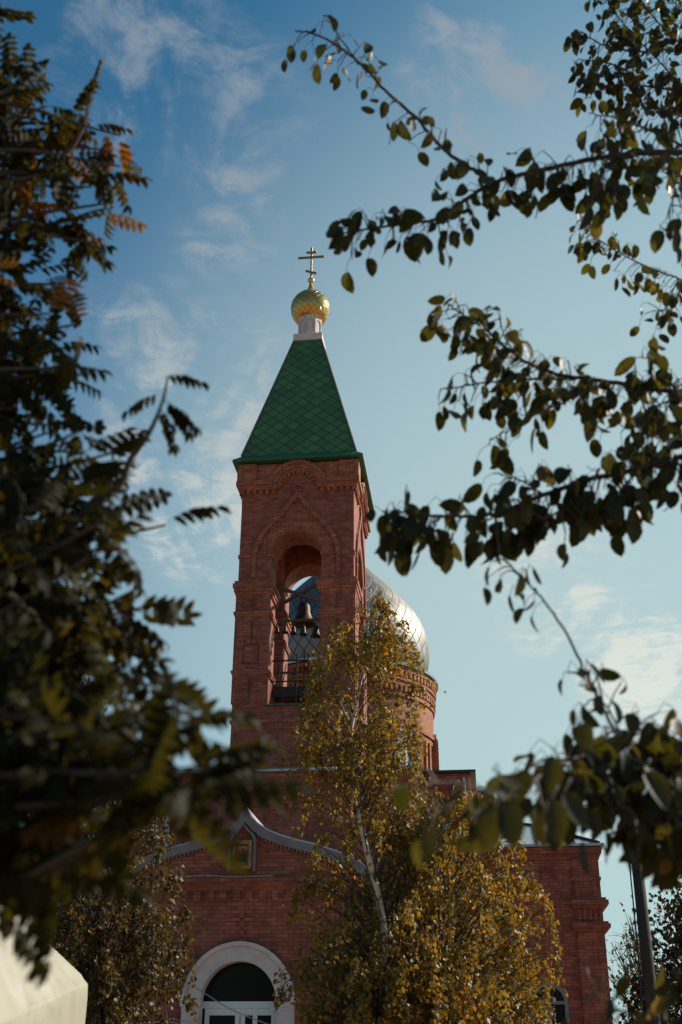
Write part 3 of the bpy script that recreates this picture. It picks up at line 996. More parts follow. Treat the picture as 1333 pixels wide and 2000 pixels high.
# ------------------------------------------------------------------ leaves and trees
def norm(v):
    return v / (np.linalg.norm(v, axis=-1, keepdims=True) + 1e-9)
def template_leaf(kind, curl=0.15, fold=0.25, twist=0.0):
    if kind == 'apple':
        ts = [0, .10, .30, .56, .82, 1.0]; ws = [0, .17, .265, .285, .19, 0]
    elif kind == 'birch':
        ts = [0, .22, .55, 1.0]; ws = [0, .36, .28, 0]
    elif kind == 'leaflet':
        ts = [0, .25, .65, 1.0]; ws = [0, .205, .175, 0]
    else:
        ts = [0, .4, 1.0]; ws = [0, .34, 0]
    V, F = [], []
    def pt(x, t):
        y = t - curl * .35 * t * t
        z = -curl * t * t + fold * abs(x) * (1 - .3 * t) + twist * x * t
        return (x, y, z)
    V.append(pt(0, 0))
    for t_, w_ in list(zip(ts, ws))[1:-1]:
        V += [pt(-w_, t_), pt(0, t_), pt(w_, t_)]
    V.append(pt(0, 1.0))
    n = len(ts) - 2
    F += [(0, 2, 1), (0, 3, 2)]
    for i in range(n - 1):
        o = 1 + 3 * i
        F += [(o, o + 1, o + 4, o + 3), (o + 1, o + 2, o + 5, o + 4)]
    o = 1 + 3 * (n - 1); e = len(V) - 1
    F += [(o, o + 1, e), (o + 1, o + 2, e)]
    return np.array(V, float), F
def template_rowan(pairs=6, droop=.35, hang=.5, seed=0):
    """a whole feather leaf: leaflets in pairs on a stalk"""
    r_ = np.random.default_rng(seed)
    V, F = [], []
    def addleaf(base, d, n, L):
        lv, lf = template_leaf('leaflet', .25 + .25 * r_.random(), .28)
        d = d / np.linalg.norm(d); n = n - d * (n @ d); n /= np.linalg.norm(n); s = np.cross(d, n)
        o = sum(len(q) for q in V)
        V.append(base + L * (lv[:, :1] * s + lv[:, 1:2] * d + lv[:, 2:] * n))
        F.extend([tuple(o + k for k in f) for f in lf])
    def rach(t):
        return np.array([0, t - .2 * droop * t * t, -droop * t * t])
    for i in range(pairs):
        t_ = .22 + .72 * i / (pairs - 1) if pairs > 1 else .5
        L = .42 * (1 - .35 * abs(i / (pairs - 1) - .4)) * (.9 + .2 * r_.random())
        for s in (-1, 1):
            d = np.array([s * .85, .45 + .15 * r_.random(), -hang * (.6 + .8 * r_.random())])
            addleaf(rach(t_), d, np.array([s * -.1 * r_.random(), .1, 1.0]), L)
    addleaf(rach(.97), np.array([0, .8, -droop]), np.array([0, .2, 1.0]), .32)
    o = sum(len(q) for q in V)
    st_ = []
    for i in range(5):
        p = rach(i / 4 * .97)
        st_ += [p + (.012, 0, 0), p + (-.012, 0, 0)]
    V.append(np.array(st_))
    for i in range(4):
        F.append((o + 2 * i, o + 2 * i + 1, o + 2 * i + 3, o + 2 * i + 2))
    return np.concatenate(V), F
class Leaves:
    def __init__(self):
        self.V, self.L, self.S, self.rnd, self.n = [], [], [], [], 0
    def add(self, tmpl, pos, axis, nrm, size, rnd):
        tv, tf = tmpl
        N = len(pos)
        if N == 0:
            return
        axis = norm(axis)
        nrm = norm(nrm - axis * np.sum(axis * nrm, 1, keepdims=True))
        sd = np.cross(axis, nrm)
        V = pos[:, None] + size[:, None, None] * (tv[None, :, :1] * sd[:, None] + tv[None, :, 1:2] * axis[:, None] + tv[None, :, 2:] * nrm[:, None])
        k = len(tv)
        self.V.append(V.reshape(-1, 3))
        loops = np.concatenate([np.array(f) for f in tf])
        sizes = np.array([len(f) for f in tf])
        offs = (self.n + np.arange(N) * k)[:, None]
        self.L.append((loops[None] + offs).ravel())
        self.S.append(np.tile(sizes, N))
        self.rnd.append(np.repeat(rnd, k))
        self.n += N * k
    def build(self, name, material, parent):
        V = np.concatenate(self.V); L = np.concatenate(self.L); S = np.concatenate(self.S)
        me = bpy.data.meshes.new(name)
        me.vertices.add(len(V)); me.vertices.foreach_set('co', V.astype(np.float32).ravel())
        me.loops.add(len(L)); me.loops.foreach_set('vertex_index', L.astype(np.int32))
        me.polygons.add(len(S))
        me.polygons.foreach_set('loop_start', np.concatenate([[0], np.cumsum(S)[:-1]]).astype(np.int32))
        me.update(calc_edges=True)
        a = me.attributes.new('rnd', 'FLOAT', 'POINT')
        a.data.foreach_set('value', np.concatenate(self.rnd).astype(np.float32))
        me.materials.append(material)
        me.validate()
        o = bpy.data.objects.new(name, me)
        col.objects.link(o)
        o.parent = parent
        return o
def rvec(n, s=1.0):
    return rng.normal(size=(n, 3)) * s
def tree_root(name, x, y, label, cat='tree', group=None):
    o = empty(name, (x, y, 0))
    tag(o, label, cat, group)
    return o
def settle(root, *objs):
    """children were laid out in world space: shift them to their tree's base"""
    inv = Matrix.Translation(root.location).inverted()
    for o in objs:
        o.data.transform(inv)

BIRCH_T = [template_leaf('birch', c, f) for c, f in ((.1, .2), (.3, .35), (-.05, .1))]
APPLE_T = [template_leaf('apple', c, f, tw) for c, f, tw in ((.10, .22, .1), (.30, .40, -.25), (.45, .25, .3), (-.08, .30, 0), (.22, .6, .2))]
ROWAN_T = [template_rowan(5, .25, .35, 1), template_rowan(5, .45, .9, 2), template_rowan(6, .6, 1.2, 3), template_rowan(5, .15, .1, 4), template_rowan(5, .35, 1.6, 5)]
FAR_T = [template_leaf('far', .2, .3)]

def birch(name, label, trunk_px, d, base_xy, env, nbr, leaves_per, leaf, lm, r0=.065, tip=.012, seed=1, gap=None, droop=1.0, bark='birch', spread=1.0):
    """trunk through photo points at distance d; env gives crown radius by height"""
    global rng
    keep = rng
    rng = np.random.default_rng(seed)
    root = tree_root(name, base_xy[0], base_xy[1], label)
    pts = [np.array([base_xy[0], base_xy[1], -.05])] + [at(x, y, dd) for (x, y, dd) in trunk_px]
    path = smooth_path(pts, 6)
    rad = [max(tip, r0 * (1 - i / (len(path) - 1)) ** .8 + tip) for i in range(len(path))]
    tk = MB(); tk.tube(path, rad, 10)
    P = np.array(path)
    zs = P[:, 2]
    br = MB(); lv = Leaves()
    ez = [e[0] for e in env]; er = [e[1] for e in env]
    zmin, zmax = ez[0], ez[-1]
    dens = np.array([max(.02, np.interp(z, ez, er)) for z in np.linspace(zmin, zmax, 60)]) ** 1.6
    dens /= dens.sum()
    for b in range(nbr):
        zt = rng.choice(np.linspace(zmin, zmax, 60), p=dens) + rng.normal() * .06
        rr = np.interp(zt, ez, er) * (.35 + .65 * rng.random() ** .6) * spread
        az = rng.random() * 2 * math.pi
        if gap and gap(az, zt):
            continue
        z0 = max(zt - rr * (.7 + .7 * rng.random()), .5)
        z0 = min(z0, zs[-1] - .05)
        i = int(np.argmin(np.abs(zs - z0)))
        p0 = P[i]
        ax_t = P[int(np.argmin(np.abs(zs - min(zt, zs[-1]))))]
        tipp = np.array([ax_t[0] + rr * math.cos(az), ax_t[1] + rr * math.sin(az), zt])
        mid = p0 * .45 + tipp * .55 + np.array([0, 0, rr * .22])
        bp = smooth_path([p0, mid, tipp, tipp + np.array([math.cos(az) * .06, math.sin(az) * .06, -.14 * droop])], 4)
        br.tube(bp, list(np.linspace(max(.004, rad[i] * .22), .002, len(bp))), 4, cap=False)
        n = int(leaves_per * (.5 + rng.random()))
        BP = np.array(bp)
        tt = rng.random(n) ** .6 * (len(BP) - 1.01)
        k = tt.astype(int)
        pos = BP[k] + (BP[k + 1] - BP[k]) * (tt - k)[:, None]
        # hanging twiglets
        nt_ = max(3, n // 9)
        ti = rng.integers(0, nt_, n)
        tb = pos[:nt_].copy()
        tl_ = (.10 + .26 * rng.random(nt_)) * droop
        td = np.array([0, 0, -1.0]) + rvec(nt_, .28) + np.array([math.cos(az), math.sin(az), 0]) * .2
        for q in range(nt_):
            br.tube([tb[q], tb[q] + td[q] * tl_[q]], [.0016, .001], 3, cap=False)
        hang = rng.random(n)
        pos = tb[ti] + td[ti] * (tl_[ti] * hang)[:, None] + rvec(n, .026)
        axis = np.array([0, 0, -1.0]) + rvec(n, .65)
        nr_ = rvec(n)
        which = rng.integers(0, 3, n)
        base = rng.random()
        rv = np.clip(rng.random(n) * .62 + .30 * base + (.35 if rng.random() < .05 else 0), 0, 1)
        sz = leaf * (.65 + .6 * rng.random(n))
        for q in range(3):
            s = which == q
            lv.add(BIRCH_T[q], pos[s], axis[s], nr_[s], sz[s], rv[s])
    o1 = tk.build('trunk', M[bark], root, smooth=True, recalc=False)
    o2 = br.build('branch', M['twig'], root, recalc=False)
    o3 = lv.build('crown', lm, root)
    settle(root, o1, o2, o3)
    rng = keep
    return root

b0 = at(757, 2000, 13)
birch('birch_tree', 'young white barked birch with golden leaves before the church tower', [(757, 2000, 13), (760, 1930, 13), (762, 1830, 13), (748, 1745, 13), (728, 1670, 13), (712, 1600, 13), (704, 1540, 13), (690, 1450, 13), (702, 1370, 13), (716, 1290, 13), (722, 1210, 13), (727, 1150, 13)],
      13, (b0[0] + .02, 13), [(1.2, .95), (2.6, 1.05), (3.4, .95), (4.2, .80), (4.8, .72), (5.3, .74), (5.9, .70), (6.4, .54), (6.8, .32), (7.15, .08)], 590, 54, .055, M['birch_leaf'], r0=.043, tip=.007, seed=11,
      gap=lambda a, z: (3.1 < z < 4.75 and math.sin(a) < -.15 and rng.random() < .9) or (3.8 < z < 4.6 and math.cos(a) < -.1 and rng.random() < .5))
b1 = at(872, 2000, 13.6)
birch('birch_tree', 'broad bushy yellowing birch right of the white trunk, before the side wing', [(872, 2000, 13.6), (872, 1890, 13.6), (868, 1780, 13.6), (872, 1650, 13.6), (886, 1580, 13.6), (894, 1530, 13.6)],
      13.6, (b1[0], 13.6), [(.6, 1.25), (1.8, 1.38), (2.8, 1.36), (3.5, 1.15), (4.0, .92), (4.5, .62), (4.95, .32), (5.2, .08)], 520, 66, .057, M['birch_leaf'], r0=.05, tip=.004, seed=12)
b2 = at(215, 2000, 15)
birch('birch_tree', 'bronze leaved birch left of the porch, behind the tent', [(215, 2000, 15), (212, 1900, 15), (205, 1800, 15), (203, 1700, 15), (215, 1560, 15), (225, 1500, 15)],
      15, (b2[0], 15), [(.6, 1.2), (1.8, 1.22), (2.8, 1.12), (3.6, 1.08), (4.3, .95), (4.9, .72), (5.4, .4), (5.8, .1)], 540, 66, .060, M['birch_leaf_bronze'], r0=.03, seed=13, bark='bark')
b3 = at(110, 2000, 17)
birch('birch_tree', 'tall reddish leaved birch glimpsed behind the dark rowan', [(110, 2000, 17), (115, 1800, 17), (112, 1600, 17), (118, 1400, 17), (125, 1225, 17)],
      17, (b3[0], 17), [(1.5, 1.5), (3.5, 1.5), (5, 1.35), (6.2, 1.0), (7.2, .6), (8.1, .12)], 330, 52, .062, M['birch_leaf_bronze'], r0=.06, seed=14, bark='bark')

# rowan: trunk outside the picture on the left, boughs reaching in
def rowan():
    global rng
    keep = rng
    rng = np.random.default_rng(21)
    base = np.array([-1.55, 2.3, 0])
    root = tree_root('rowan_tree', base[0], base[1], 'dark rowan with feathery autumn leaves close to the camera on the left')
    tp = smooth_path([base + (0, 0, -.05), base + (.03, .02, 1.2), base + (.08, .05, 2.4), base + (.14, .10, 3.8), base + (.2, .15, 5.2), base + (.25, .2, 6.4)], 6)
    TP = np.array(tp)
    tk = MB(); tk.tube(tp, list(np.linspace(.085, .02, len(tp))), 12)
    tips = [(-60, 10, 3.4), (-5, 70, 3.4), (5, 175, 3.3), (80, 215, 3.3), (110, 255, 3.3), (170, 255, 3.3), (205, 300, 3.3), (215, 350, 3.2), (195, 425, 3.2), (185, 480, 3.2), (225, 330, 3.2), (225, 270, 3.25), (130, 230, 3.3), (60, 160, 3.3), (215, 400, 3.2), (120, 560, 3.3), (150, 640, 3.1),
            (90, 620, 3.0), (110, 690, 3.1), (170, 735, 3.1), (140, 720, 3.0), (150, 850, 3.0), (220, 890, 3.0), (245, 950, 2.9), (220, 1000, 2.9), (325, 1030, 2.9), (250, 1080, 2.8), (280, 1150, 2.8), (330, 1180, 2.8), (250, 1220, 2.7),
            (260, 1300, 2.5), (330, 1340, 2.4), (210, 1350, 2.4), (300, 1380, 2.3), (240, 1420, 2.3), (330, 1480, 2.0), (410, 1540, 1.9), (320, 1440, 2.1), (200, 1480, 2.1), (150, 1500, 2.2), (60, 1640, 2.1), (-10, 1690, 2.0), (20, 1600, 2.2), (340, 1540, 1.95), (290, 1530, 2.0), (430, 1500, 1.9), (385, 1530, 1.9), (350, 1420, 2.1), (270, 1480, 2.1), (400, 1440, 2.05), (-40, 1720, 2.0), (40, 1540, 2.2), (110, 1420, 2.4), (170, 1250, 2.6)]
    poly = [(-10, 0), (0, 80), (60, 230), (150, 270), (190, 370), (170, 480), (100, 560), (120, 650), (130, 760), (140, 850), (210, 930), (210, 1030), (250, 1100), (260, 1180), (240, 1270), (270, 1360), (300, 1440), (150, 1490), (50, 1580), (-10, 1640)]
    def inside(x, y):
        c = False
        n = len(poly)
        for i in range(n):
            x1, y1 = poly[i]; x2, y2 = poly[(i + 1) % n]
            if (y1 > y) != (y2 > y) and x < (x2 - x1) * (y - y1) / (y2 - y1) + x1:
                c = not c
        return c
    tg = [(x, y, d, 1) for x, y, d in tips]
    while len(tg) < 168:
        x, y = rng.random() * 440, rng.random() * 1830
        if inside(x, y) and (rng.random() < .18 + .82 * max(0, 1 - x / 260)):
            d = np.interp(y, [0, 900, 1300, 1830], [3.4, 3.05, 2.6, 2.1]) + rng.normal() * .2
            tg.append((x, y, max(1.9, d), 0))
    for i in range(70):                    # boughs beyond the frame
        y = rng.random() * 2000 - 150
        tg.append((-rng.random() * 650 - 120, min(y, 1600), np.interp(y, [0, 900, 1300, 1830], [3.4, 3.1, 2.8, 2.4]) + rng.normal() * .35, 0))
    br = MB(); lv = Leaves()
    for (x, y, d, edge) in tg:
        T = at(x, y, d * .76)
        dist = np.linalg.norm(T[:2] - base[:2])
        z0 = np.clip(T[2] - dist * (.35 + .4 * rng.random()) + .1, .9, 5.9)
        p0 = TP[int(np.argmin(np.abs(TP[:, 2] - z0)))]
        mid = p0 * .5 + T * .5 + np.array([0, 0, .12 * dist]) + rvec(1, .06)[0]
        bp = np.array(smooth_path([p0, mid, T], 6))
        br.tube(bp, list(np.linspace(.012, .003, len(bp))), 5, cap=False)
        n = (8 if edge else 9)
        frac = np.concatenate([[.999], 1 - rng.random(n - 1) ** 1.0 * min(.55, .45 / max(dist, .3))])
        tt = frac * (len(bp) - 1.01)
        k = tt.astype(int)
        pos = bp[k] + (bp[k + 1] - bp[k]) * (tt - k)[:, None]
        tan = norm(bp[k + 1] - bp[k])
        axis = tan * .35 + rvec(n, .75) + np.array([.1, 0, -.1])
        nr_ = np.array([.1, -.5, .7]) + rvec(n, .65)
        sz = .094 + .032 * rng.random(n)
        which = rng.integers(0, len(ROWAN_T), n)
        rv = np.clip(rng.random(n) * .55 + .42 * rng.random() + (.2 if y < 750 else 0) * rng.random(), 0, 1)
        for q in range(len(ROWAN_T)):
            s = which == q
            lv.add(ROWAN_T[q], pos[s], axis[s], nr_[s], sz[s], rv[s])
    # a lone twig standing out against the sky, and an old flower stalk
    for pts, leaves in (([(180, 1000, 2.9), (255, 900, 2.85), (290, 850, 2.8), (315, 790, 2.8), (325, 740, 2.8)], [(312, 742, .75, .28), (318, 775, -.9, .0), (318, 785, .7, -.5), (316, 790, .9, -.25), (310, 800, .45, -.8)]),
                        ([(90, 330, 3.25), (150, 260, 3.2), (165, 205, 3.2), (172, 165, 3.2), (184, 128, 3.2)], [])):
        wp = np.array([at(p[0], p[1], p[2] * .76) for p in pts])
        p0 = TP[int(np.argmin(np.abs(TP[:, 2] - (wp[0][2] - .5))))]
        br.tube(smooth_path([p0, p0 * .5 + wp[0] * .5] + list(wp), 4), list(np.linspace(.012, .0022, 4 * (len(wp) + 1) + 1)), 5)
        if not leaves:
            for f in (0, .3, .5, .7, .85, 1.0):
                p = wp[2] * (1 - f) + wp[4] * f
                br.lathe([(.001, p[2] - .012), (.008, p[2]), (.001, p[2] + .012)], p[0] + .003, p[1], 6)
        for (x, y, ax_, az_) in leaves:
            p = at(x, y, 2.8 * .76)
            lv.add(ROWAN_T[2], p[None], np.array([[ax_, -.2, az_]]), np.array([[-.1, -.8, .6]]), np.array([.088]), np.array([.2]))
    o1 = tk.build('trunk', M['bark'], root, smooth=True, recalc=False)
    o2 = br.build('branch', M['twig'], root, recalc=False)
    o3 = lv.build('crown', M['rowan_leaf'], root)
    settle(root, o1, o2, o3)
    rng = keep
rowan()

# apple tree: trunk outside the picture on the right
def apple():
    global rng
    keep = rng
    rng = np.random.default_rng(33)
    base = np.array([2.0, 2.9, 0])
    root = tree_root('apple_tree', base[0], base[1], 'apple tree boughs with drooping oval leaves reaching in on the right')
    tk = MB()
    tp = smooth_path([base + (0, 0, -.05), base + (-.02, .03, 1.0), base + (-.05, .05, 1.9), base + (-.02, .15, 3.0), base + (.05, .25, 4.2), base + (.0, .35, 5.4)], 5)
    TP = np.array(tp)
    tk.tube(tp, list(np.linspace(.13, .03, len(tp))), 12)
    br = MB(); lv = Leaves(); st = MB()
    def bough(px, r0, r1, leaves, size, off=None, spur=.058, big=0.0, start=0.0, droop=1.0, joins=False):
        """px: photo points with depth; leaves: clusters per metre"""
        pts = [at(*p) for p in px]
        if joins:
            z0 = min(max(pts[0][2] - .35, .9), 5.2)
            p0 = TP[int(np.argmin(np.abs(TP[:, 2] - z0)))]
            pts = [p0, p0 * .5 + pts[0] * .5 + (0, 0, .06)] + pts
        path = np.array(smooth_path(pts, 8))
        path += rvec(len(path), .0014)
        rads = np.linspace(r0, r1, len(path))
        br.tube(path, list(rads), 7)
        seg = np.linalg.norm(np.diff(path, axis=0), axis=1)
        cum = np.concatenate([[0], np.cumsum(seg)])
        total = cum[-1]
        n = int(leaves * total * 2.35)
        for j in range(n):
            s = (start + (1 - start) * (j + rng.random()) / n) * total
            i = min(int(np.searchsorted(cum, s)) - 1, len(path) - 2); i = max(i, 0)
            f = (s - cum[i]) / max(seg[i], 1e-6)
            p = path[i] + (path[i + 1] - path[i]) * f
            tan = norm(path[i + 1] - path[i])
            out = rvec(1)[0] + np.array([0, 0, -.7]); out -= tan * (out @ tan); out = norm(out)
            sp = p + out * spur * (.3 + rng.random()) + tan * .015
            if spur > .03:
                br.tube([p, p * .5 + sp * .5 + (0, 0, .006), sp], [.0028, .0022, .002], 4, cap=False)
            m = rng.integers(1, 3)
            for q in range(m):
                d0 = norm(out * .5 + tan * .35 + rvec(1, .6)[0] + np.array([0, 0, .1]))
                pl = .024 + .030 * rng.random()
                e1 = sp + d0 * pl * .6
                e2 = e1 + norm(d0 * .5 + np.array([0, 0, -.7 * droop])) * pl * .6
                st.tube([sp, e1, e2], [.0011, .001, .0009], 3, cap=False)
                ax_ = norm(d0 * .45 + np.array([0, 0, -1.3 * droop]) + rvec(1, .42)[0])
                nn = norm(np.array([rng.normal() * .9, -.7 + rng.normal() * .8, .6 * rng.normal()]))
                w_ = rng.integers(0, len(APPLE_T))
                L = size * (.62 + .6 * rng.random())
                lv.add(APPLE_T[w_], e2[None], ax_[None], nn[None], np.array([L]), np.array([min(1, rng.random() * .92 + (.2 if rng.random() < .04 else 0))]))
    S = .072
    # the top bough with its long upward arm
    bough([(1420, 285, 3.0), (1333, 288, 3.0), (1240, 292, 3.0), (1160, 302, 3.0), (1060, 325, 2.95), (960, 352, 2.95), (900, 388, 2.95), (845, 425, 2.95), (780, 436, 2.95), (720, 445, 2.95), (662, 455, 2.95)], .014, .003, 26, S, joins=True, start=.3)
    bough([(950, 350, 2.95), (905, 322, 2.95), (860, 290, 2.95), (800, 225, 2.98), (745, 180, 3.0), (700, 130, 3.0), (655, 95, 3.0), (600, 66, 3.0), (565, 62, 3.0)], .0075, .003, 13, S)
    bough([(690, 125, 3.0), (650, 70, 3.0), (640, 35, 3.0)], .003, .0015, 12, S)
    bough([(1180, 302, 3.0), (1165, 340, 2.95), (1150, 375, 2.9)], .004, .002, 24, S * 1.15)
    bough([(1290, 290, 2.9), (1310, 350, 2.8), (1300, 400, 2.75)], .004, .002, 24, S * 1.15)
    bough([(1330, 280, 3.0), (1270, 250, 3.05), (1200, 225, 3.1), (1140, 215, 3.1)], .006, .002, 26, S)
    # top right thicket, a little farther off
    for px in ([(1420, 200, 3.9), (1333, 165, 3.9), (1260, 95, 3.9), (1195, 25, 3.9), (1165, -30, 3.9)], [(1380, 120, 4.0), (1300, 60, 4.0), (1250, 10, 4.0), (1225, -30, 4.0)], [(1333, 170, 3.9), (1240, 160, 3.85), (1170, 160, 3.8), (1115, 155, 3.8)],
               [(1250, 95, 3.9), (1180, 85, 3.9), (1110, 55, 3.9)], [(1240, 150, 3.8), (1190, 120, 3.8), (1120, 110, 3.8)], [(1400, 60, 4.0), (1330, 20, 4.0), (1290, -20, 4.0)], [(1380, 230, 3.7), (1300, 210, 3.7), (1230, 190, 3.7)]):
        bough(px, .006, .002, 34, .066, joins=px[0][0] > 1370, start=.25 if px[0][0] > 1370 else 0)
    # thin twig below it
    bough([(1420, 570, 3.6), (1333, 540, 3.6), (1240, 505, 3.6), (1165, 462, 3.6), (1138, 420, 3.6)], .005, .0018, 22, .055, joins=True, start=.4)
    bough([(1320, 535, 3.6), (1300, 580, 3.55), (1290, 605, 3.5)], .003, .0015, 26, .055)
    # second bough
    bough([(1420, 790, 3.1), (1333, 762, 3.1), (1260, 750, 3.1), (1180, 738, 3.1), (1085, 725, 3.1), (1010, 695, 3.1), (950, 645, 3.1), (905, 615, 3.1), (870, 592, 3.1)], .012, .0025, 30, S, joins=True, start=.35)
    bough([(1120, 735, 3.1), (1050, 735, 3.1), (990, 738, 3.1), (920, 748, 3.1), (857, 758, 3.1)], .005, .002, 28, S)
    bough([(1180, 740, 3.05), (1110, 775, 3.0), (1040, 808, 3.0), (985, 840, 3.0), (955, 855, 3.0)], .004, .0015, 14, S)
    bough([(1010, 695, 3.1), (980, 650, 3.1), (970, 600, 3.1)], .003, .0015, 16, S)
    bough([(1333, 765, 3.0), (1280, 785, 3.0), (1230, 830, 2.95), (1190, 800, 2.95)], .004, .0015, 22, S)
    bough([(1320, 760, 3.1), (1280, 700, 3.1), (1240, 690, 3.1)], .004, .0015, 22, S)
    bough([(1400, 830, 3.0), (1333, 815, 3.0), (1290, 830, 3.0), (1255, 850, 3.0)], .005, .002, 26, S * 1.1)
    # third bough
    bough([(1420, 850, 2.9), (1333, 882, 2.9), (1245, 908, 2.9), (1130, 937, 2.9), (1045, 968, 2.9), (965, 1000, 2.9), (900, 1005, 2.9), (850, 1005, 2.9), (800, 1000, 2.9), (752, 1002, 2.9)], .012, .0025, 38, S * 1.02, joins=True, start=.3)
    bough([(1250, 905, 2.9), (1215, 945, 2.85), (1180, 985, 2.85)], .0035, .0015, 22, S)
    bough([(1130, 940, 2.9), (1110, 985, 2.85), (1060, 1010, 2.8)], .0035, .0015, 20, S)
    bough([(1060, 960, 2.9), (1010, 930, 2.9), (980, 925, 2.9)], .0035, .0015, 26, S)
    # lower bough, near, and the long shoot rising from it
    bough([(1470, 1490, 2.5), (1400, 1480, 2.5), (1310, 1455, 2.45), (1250, 1445, 2.4), (1180, 1462, 2.35), (1120, 1478, 2.3), (1075, 1478, 2.3)], .011, .003, 40, .060, joins=True, start=.35)
    bough([(1215, 1440, 2.5), (1165, 1340, 2.55), (1112, 1235, 2.6), (1058, 1160, 2.65), (1010, 1112, 2.7), (978, 1078, 2.7)], .0042, .0016, 0, S)
    bough([(1235, 1450, 2.5), (1190, 1375, 2.55), (1150, 1325, 2.6), (1130, 1305, 2.6)], .003, .0015, 26, .058)
    bough([(1058, 1160, 2.65), (1010, 1112, 2.7), (978, 1078, 2.7)], .002, .0015, 22, .056)
    bough([(1120, 1478, 2.3), (1075, 1500, 2.15), (1040, 1530, 2.0), (1000, 1560, 1.9)], .003, .0018, 13, .074)
    bough([(1300, 1460, 2.45), (1290, 1510, 2.4), (1220, 1540, 2.35), (1190, 1520, 2.3)], .004, .0018, 28, .060)
    bough([(1210, 1540, 2.35), (1225, 1600, 2.35), (1240, 1630, 2.35)], .002, .0015, 6, .05)
    bough([(1420, 1560, 2.5), (1350, 1560, 2.5), (1310, 1600, 2.5), (1275, 1640, 2.5)], .005, .0018, 28, .058, joins=True, start=.4)
    bough([(1333, 1455, 2.5), (1280, 1430, 2.5), (1230, 1420, 2.45)], .004, .0018, 34, .066)
    bough([(1420, 1500, 2.4), (1333, 1520, 2.35), (1280, 1530, 2.3)], .004, .0018, 28, .062, joins=True, start=.5)
    for (x, y, d, L, rx, rz) in ((1000, 1555, 1.85, .080, .05, -1), (975, 1570, 1.85, .074, -.35, -1), (1085, 1555, 1.9, .076, .1, -1), (1040, 1500, 1.95, .070, -.6, -.9), (1085, 1470, 1.95, .070, -.1, -1), (1110, 1540, 1.95, .07, .5, -1), (1265, 1500, 2.1, .085, .5, -.8)):
        p = at(x, y, d)
        lv.add(APPLE_T[4 if x % 2 else 0], p[None], np.array([[rx, -.1, rz]]), np.array([[.35 * rx + .1, -1.0, .15]]), np.array([L]), np.array([.4]))
        a_ = at(x + 12, y - 26, d + .03)
        st.tube([a_, (a_ + p) / 2 + (.004, 0, .006), p], [.0014, .0012, .001], 4, cap=False)
    bough([(1420, 1440, 2.55), (1333, 1450, 2.5), (1250, 1470, 2.45), (1180, 1495, 2.4), (1120, 1520, 2.35)], .004, .0018, 34, .06, joins=True, start=.4)
    bough([(1440, 1600, 2.6), (1360, 1600, 2.6), (1300, 1580, 2.55), (1250, 1560, 2.5)], .004, .0018, 34, .06, joins=True, start=.4)
    # sprig hanging in front of the birch
    bough([(1000, 1560, 1.9), (940, 1535, 1.85), (890, 1525, 1.8), (830, 1530, 1.75), (770, 1535, 1.7)], .002, .0012, 10, .048)
    # low sprays in the bottom right corner
    bough([(1500, 1840, 2.7), (1420, 1850, 2.7), (1370, 1870, 2.7), (1330, 1900, 2.7)], .006, .002, 26, .064, joins=True, start=.5)
    bough([(1500, 1960, 2.6), (1400, 1975, 2.6), (1300, 1985, 2.6), (1220, 1965, 2.6), (1175, 1930, 2.6), (1160, 1895, 2.6)], .004, .0015, 9, .056, joins=True, start=.5)
    o1 = tk.build('trunk', M['bark'], root, smooth=True, recalc=False)
    o2 = br.build('branch', M['twig'], root, recalc=False)
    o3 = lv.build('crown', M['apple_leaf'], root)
    o4 = st.build('leaf_stalk', M['twig'], root, recalc=False)
    settle(root, o1, o2, o3, o4)
    rng = keep
apple()

# ------------------------------------------------------------------ utility pole
pt_, pb_ = at(1238, 1545, 22), at(1290, 1985, 22)
dirp = (pt_ - pb_) / (pt_[2] - pb_[2])
p0 = pb_ - dirp * pb_[2]
pole = empty('utility_pole', (p0[0], p0[1], 0))
tag(pole, 'dark leaning wooden utility pole right of the church wing', 'utility pole')
pm = MB()
top = pt_ - p0
pm.tube([-dirp * .3, top * .5, top], [.128, .112, .095], 14)
pm.build('post', M['wood_pole'], pole, smooth=True)
for dz_ in (-.15, -.5):
    for s in (-1, 1):
        q = top + dirp * dz_
        ins = MB()
        ins.tube([q + (0, 0, 0), q + (s * .2, 0, .02), q + (s * .2, 0, .1)], .012, 6)
        ins.build('bracket', M['dark_metal'], pole)
        cap_ = MB()
        q = q + np.array([s * .2, 0, .1])
        cap_.lathe([(.03, q[2]), (.045, q[2] + .03), (.03, q[2] + .05), (.04, q[2] + .08), (.015, q[2] + .12)], q[0], q[1], 10)
        cap_.build('insulator', M['white_frame'], pole)
cb_ = MB()
cb_.tube([top * .98 + (-.14, -.02, 0), top * .6 + (-.16, -.03, 0), top * .3 + (-.19, -.03, 0), top * .05 + (-.2, 0, 0)], .014, 5)
cb_.build('cable', M['wire'], pole)
wr_ = MB()
w0_ = pt_ + dirp * -.15 + np.array([-.2, 0, .12])
ang = church.rotation_euler[2]
w1_ = np.array(church.location) + np.array([5.1 * math.cos(ang) - 3.9 * math.sin(ang), 5.1 * math.sin(ang) + 3.9 * math.cos(ang), 9.75])
wp = []
for i in range(15):
    f = i / 14
    wp.append(w0_ * (1 - f) + w1_ * f - np.array([0, 0, .35 * 4 * f * (1 - f)]))
wr_.tube(wp, .014, 5)
tag(wr_.build('overhead_wire', M['wire']), 'thin dark wire from the utility pole to the nave wall', 'wire')

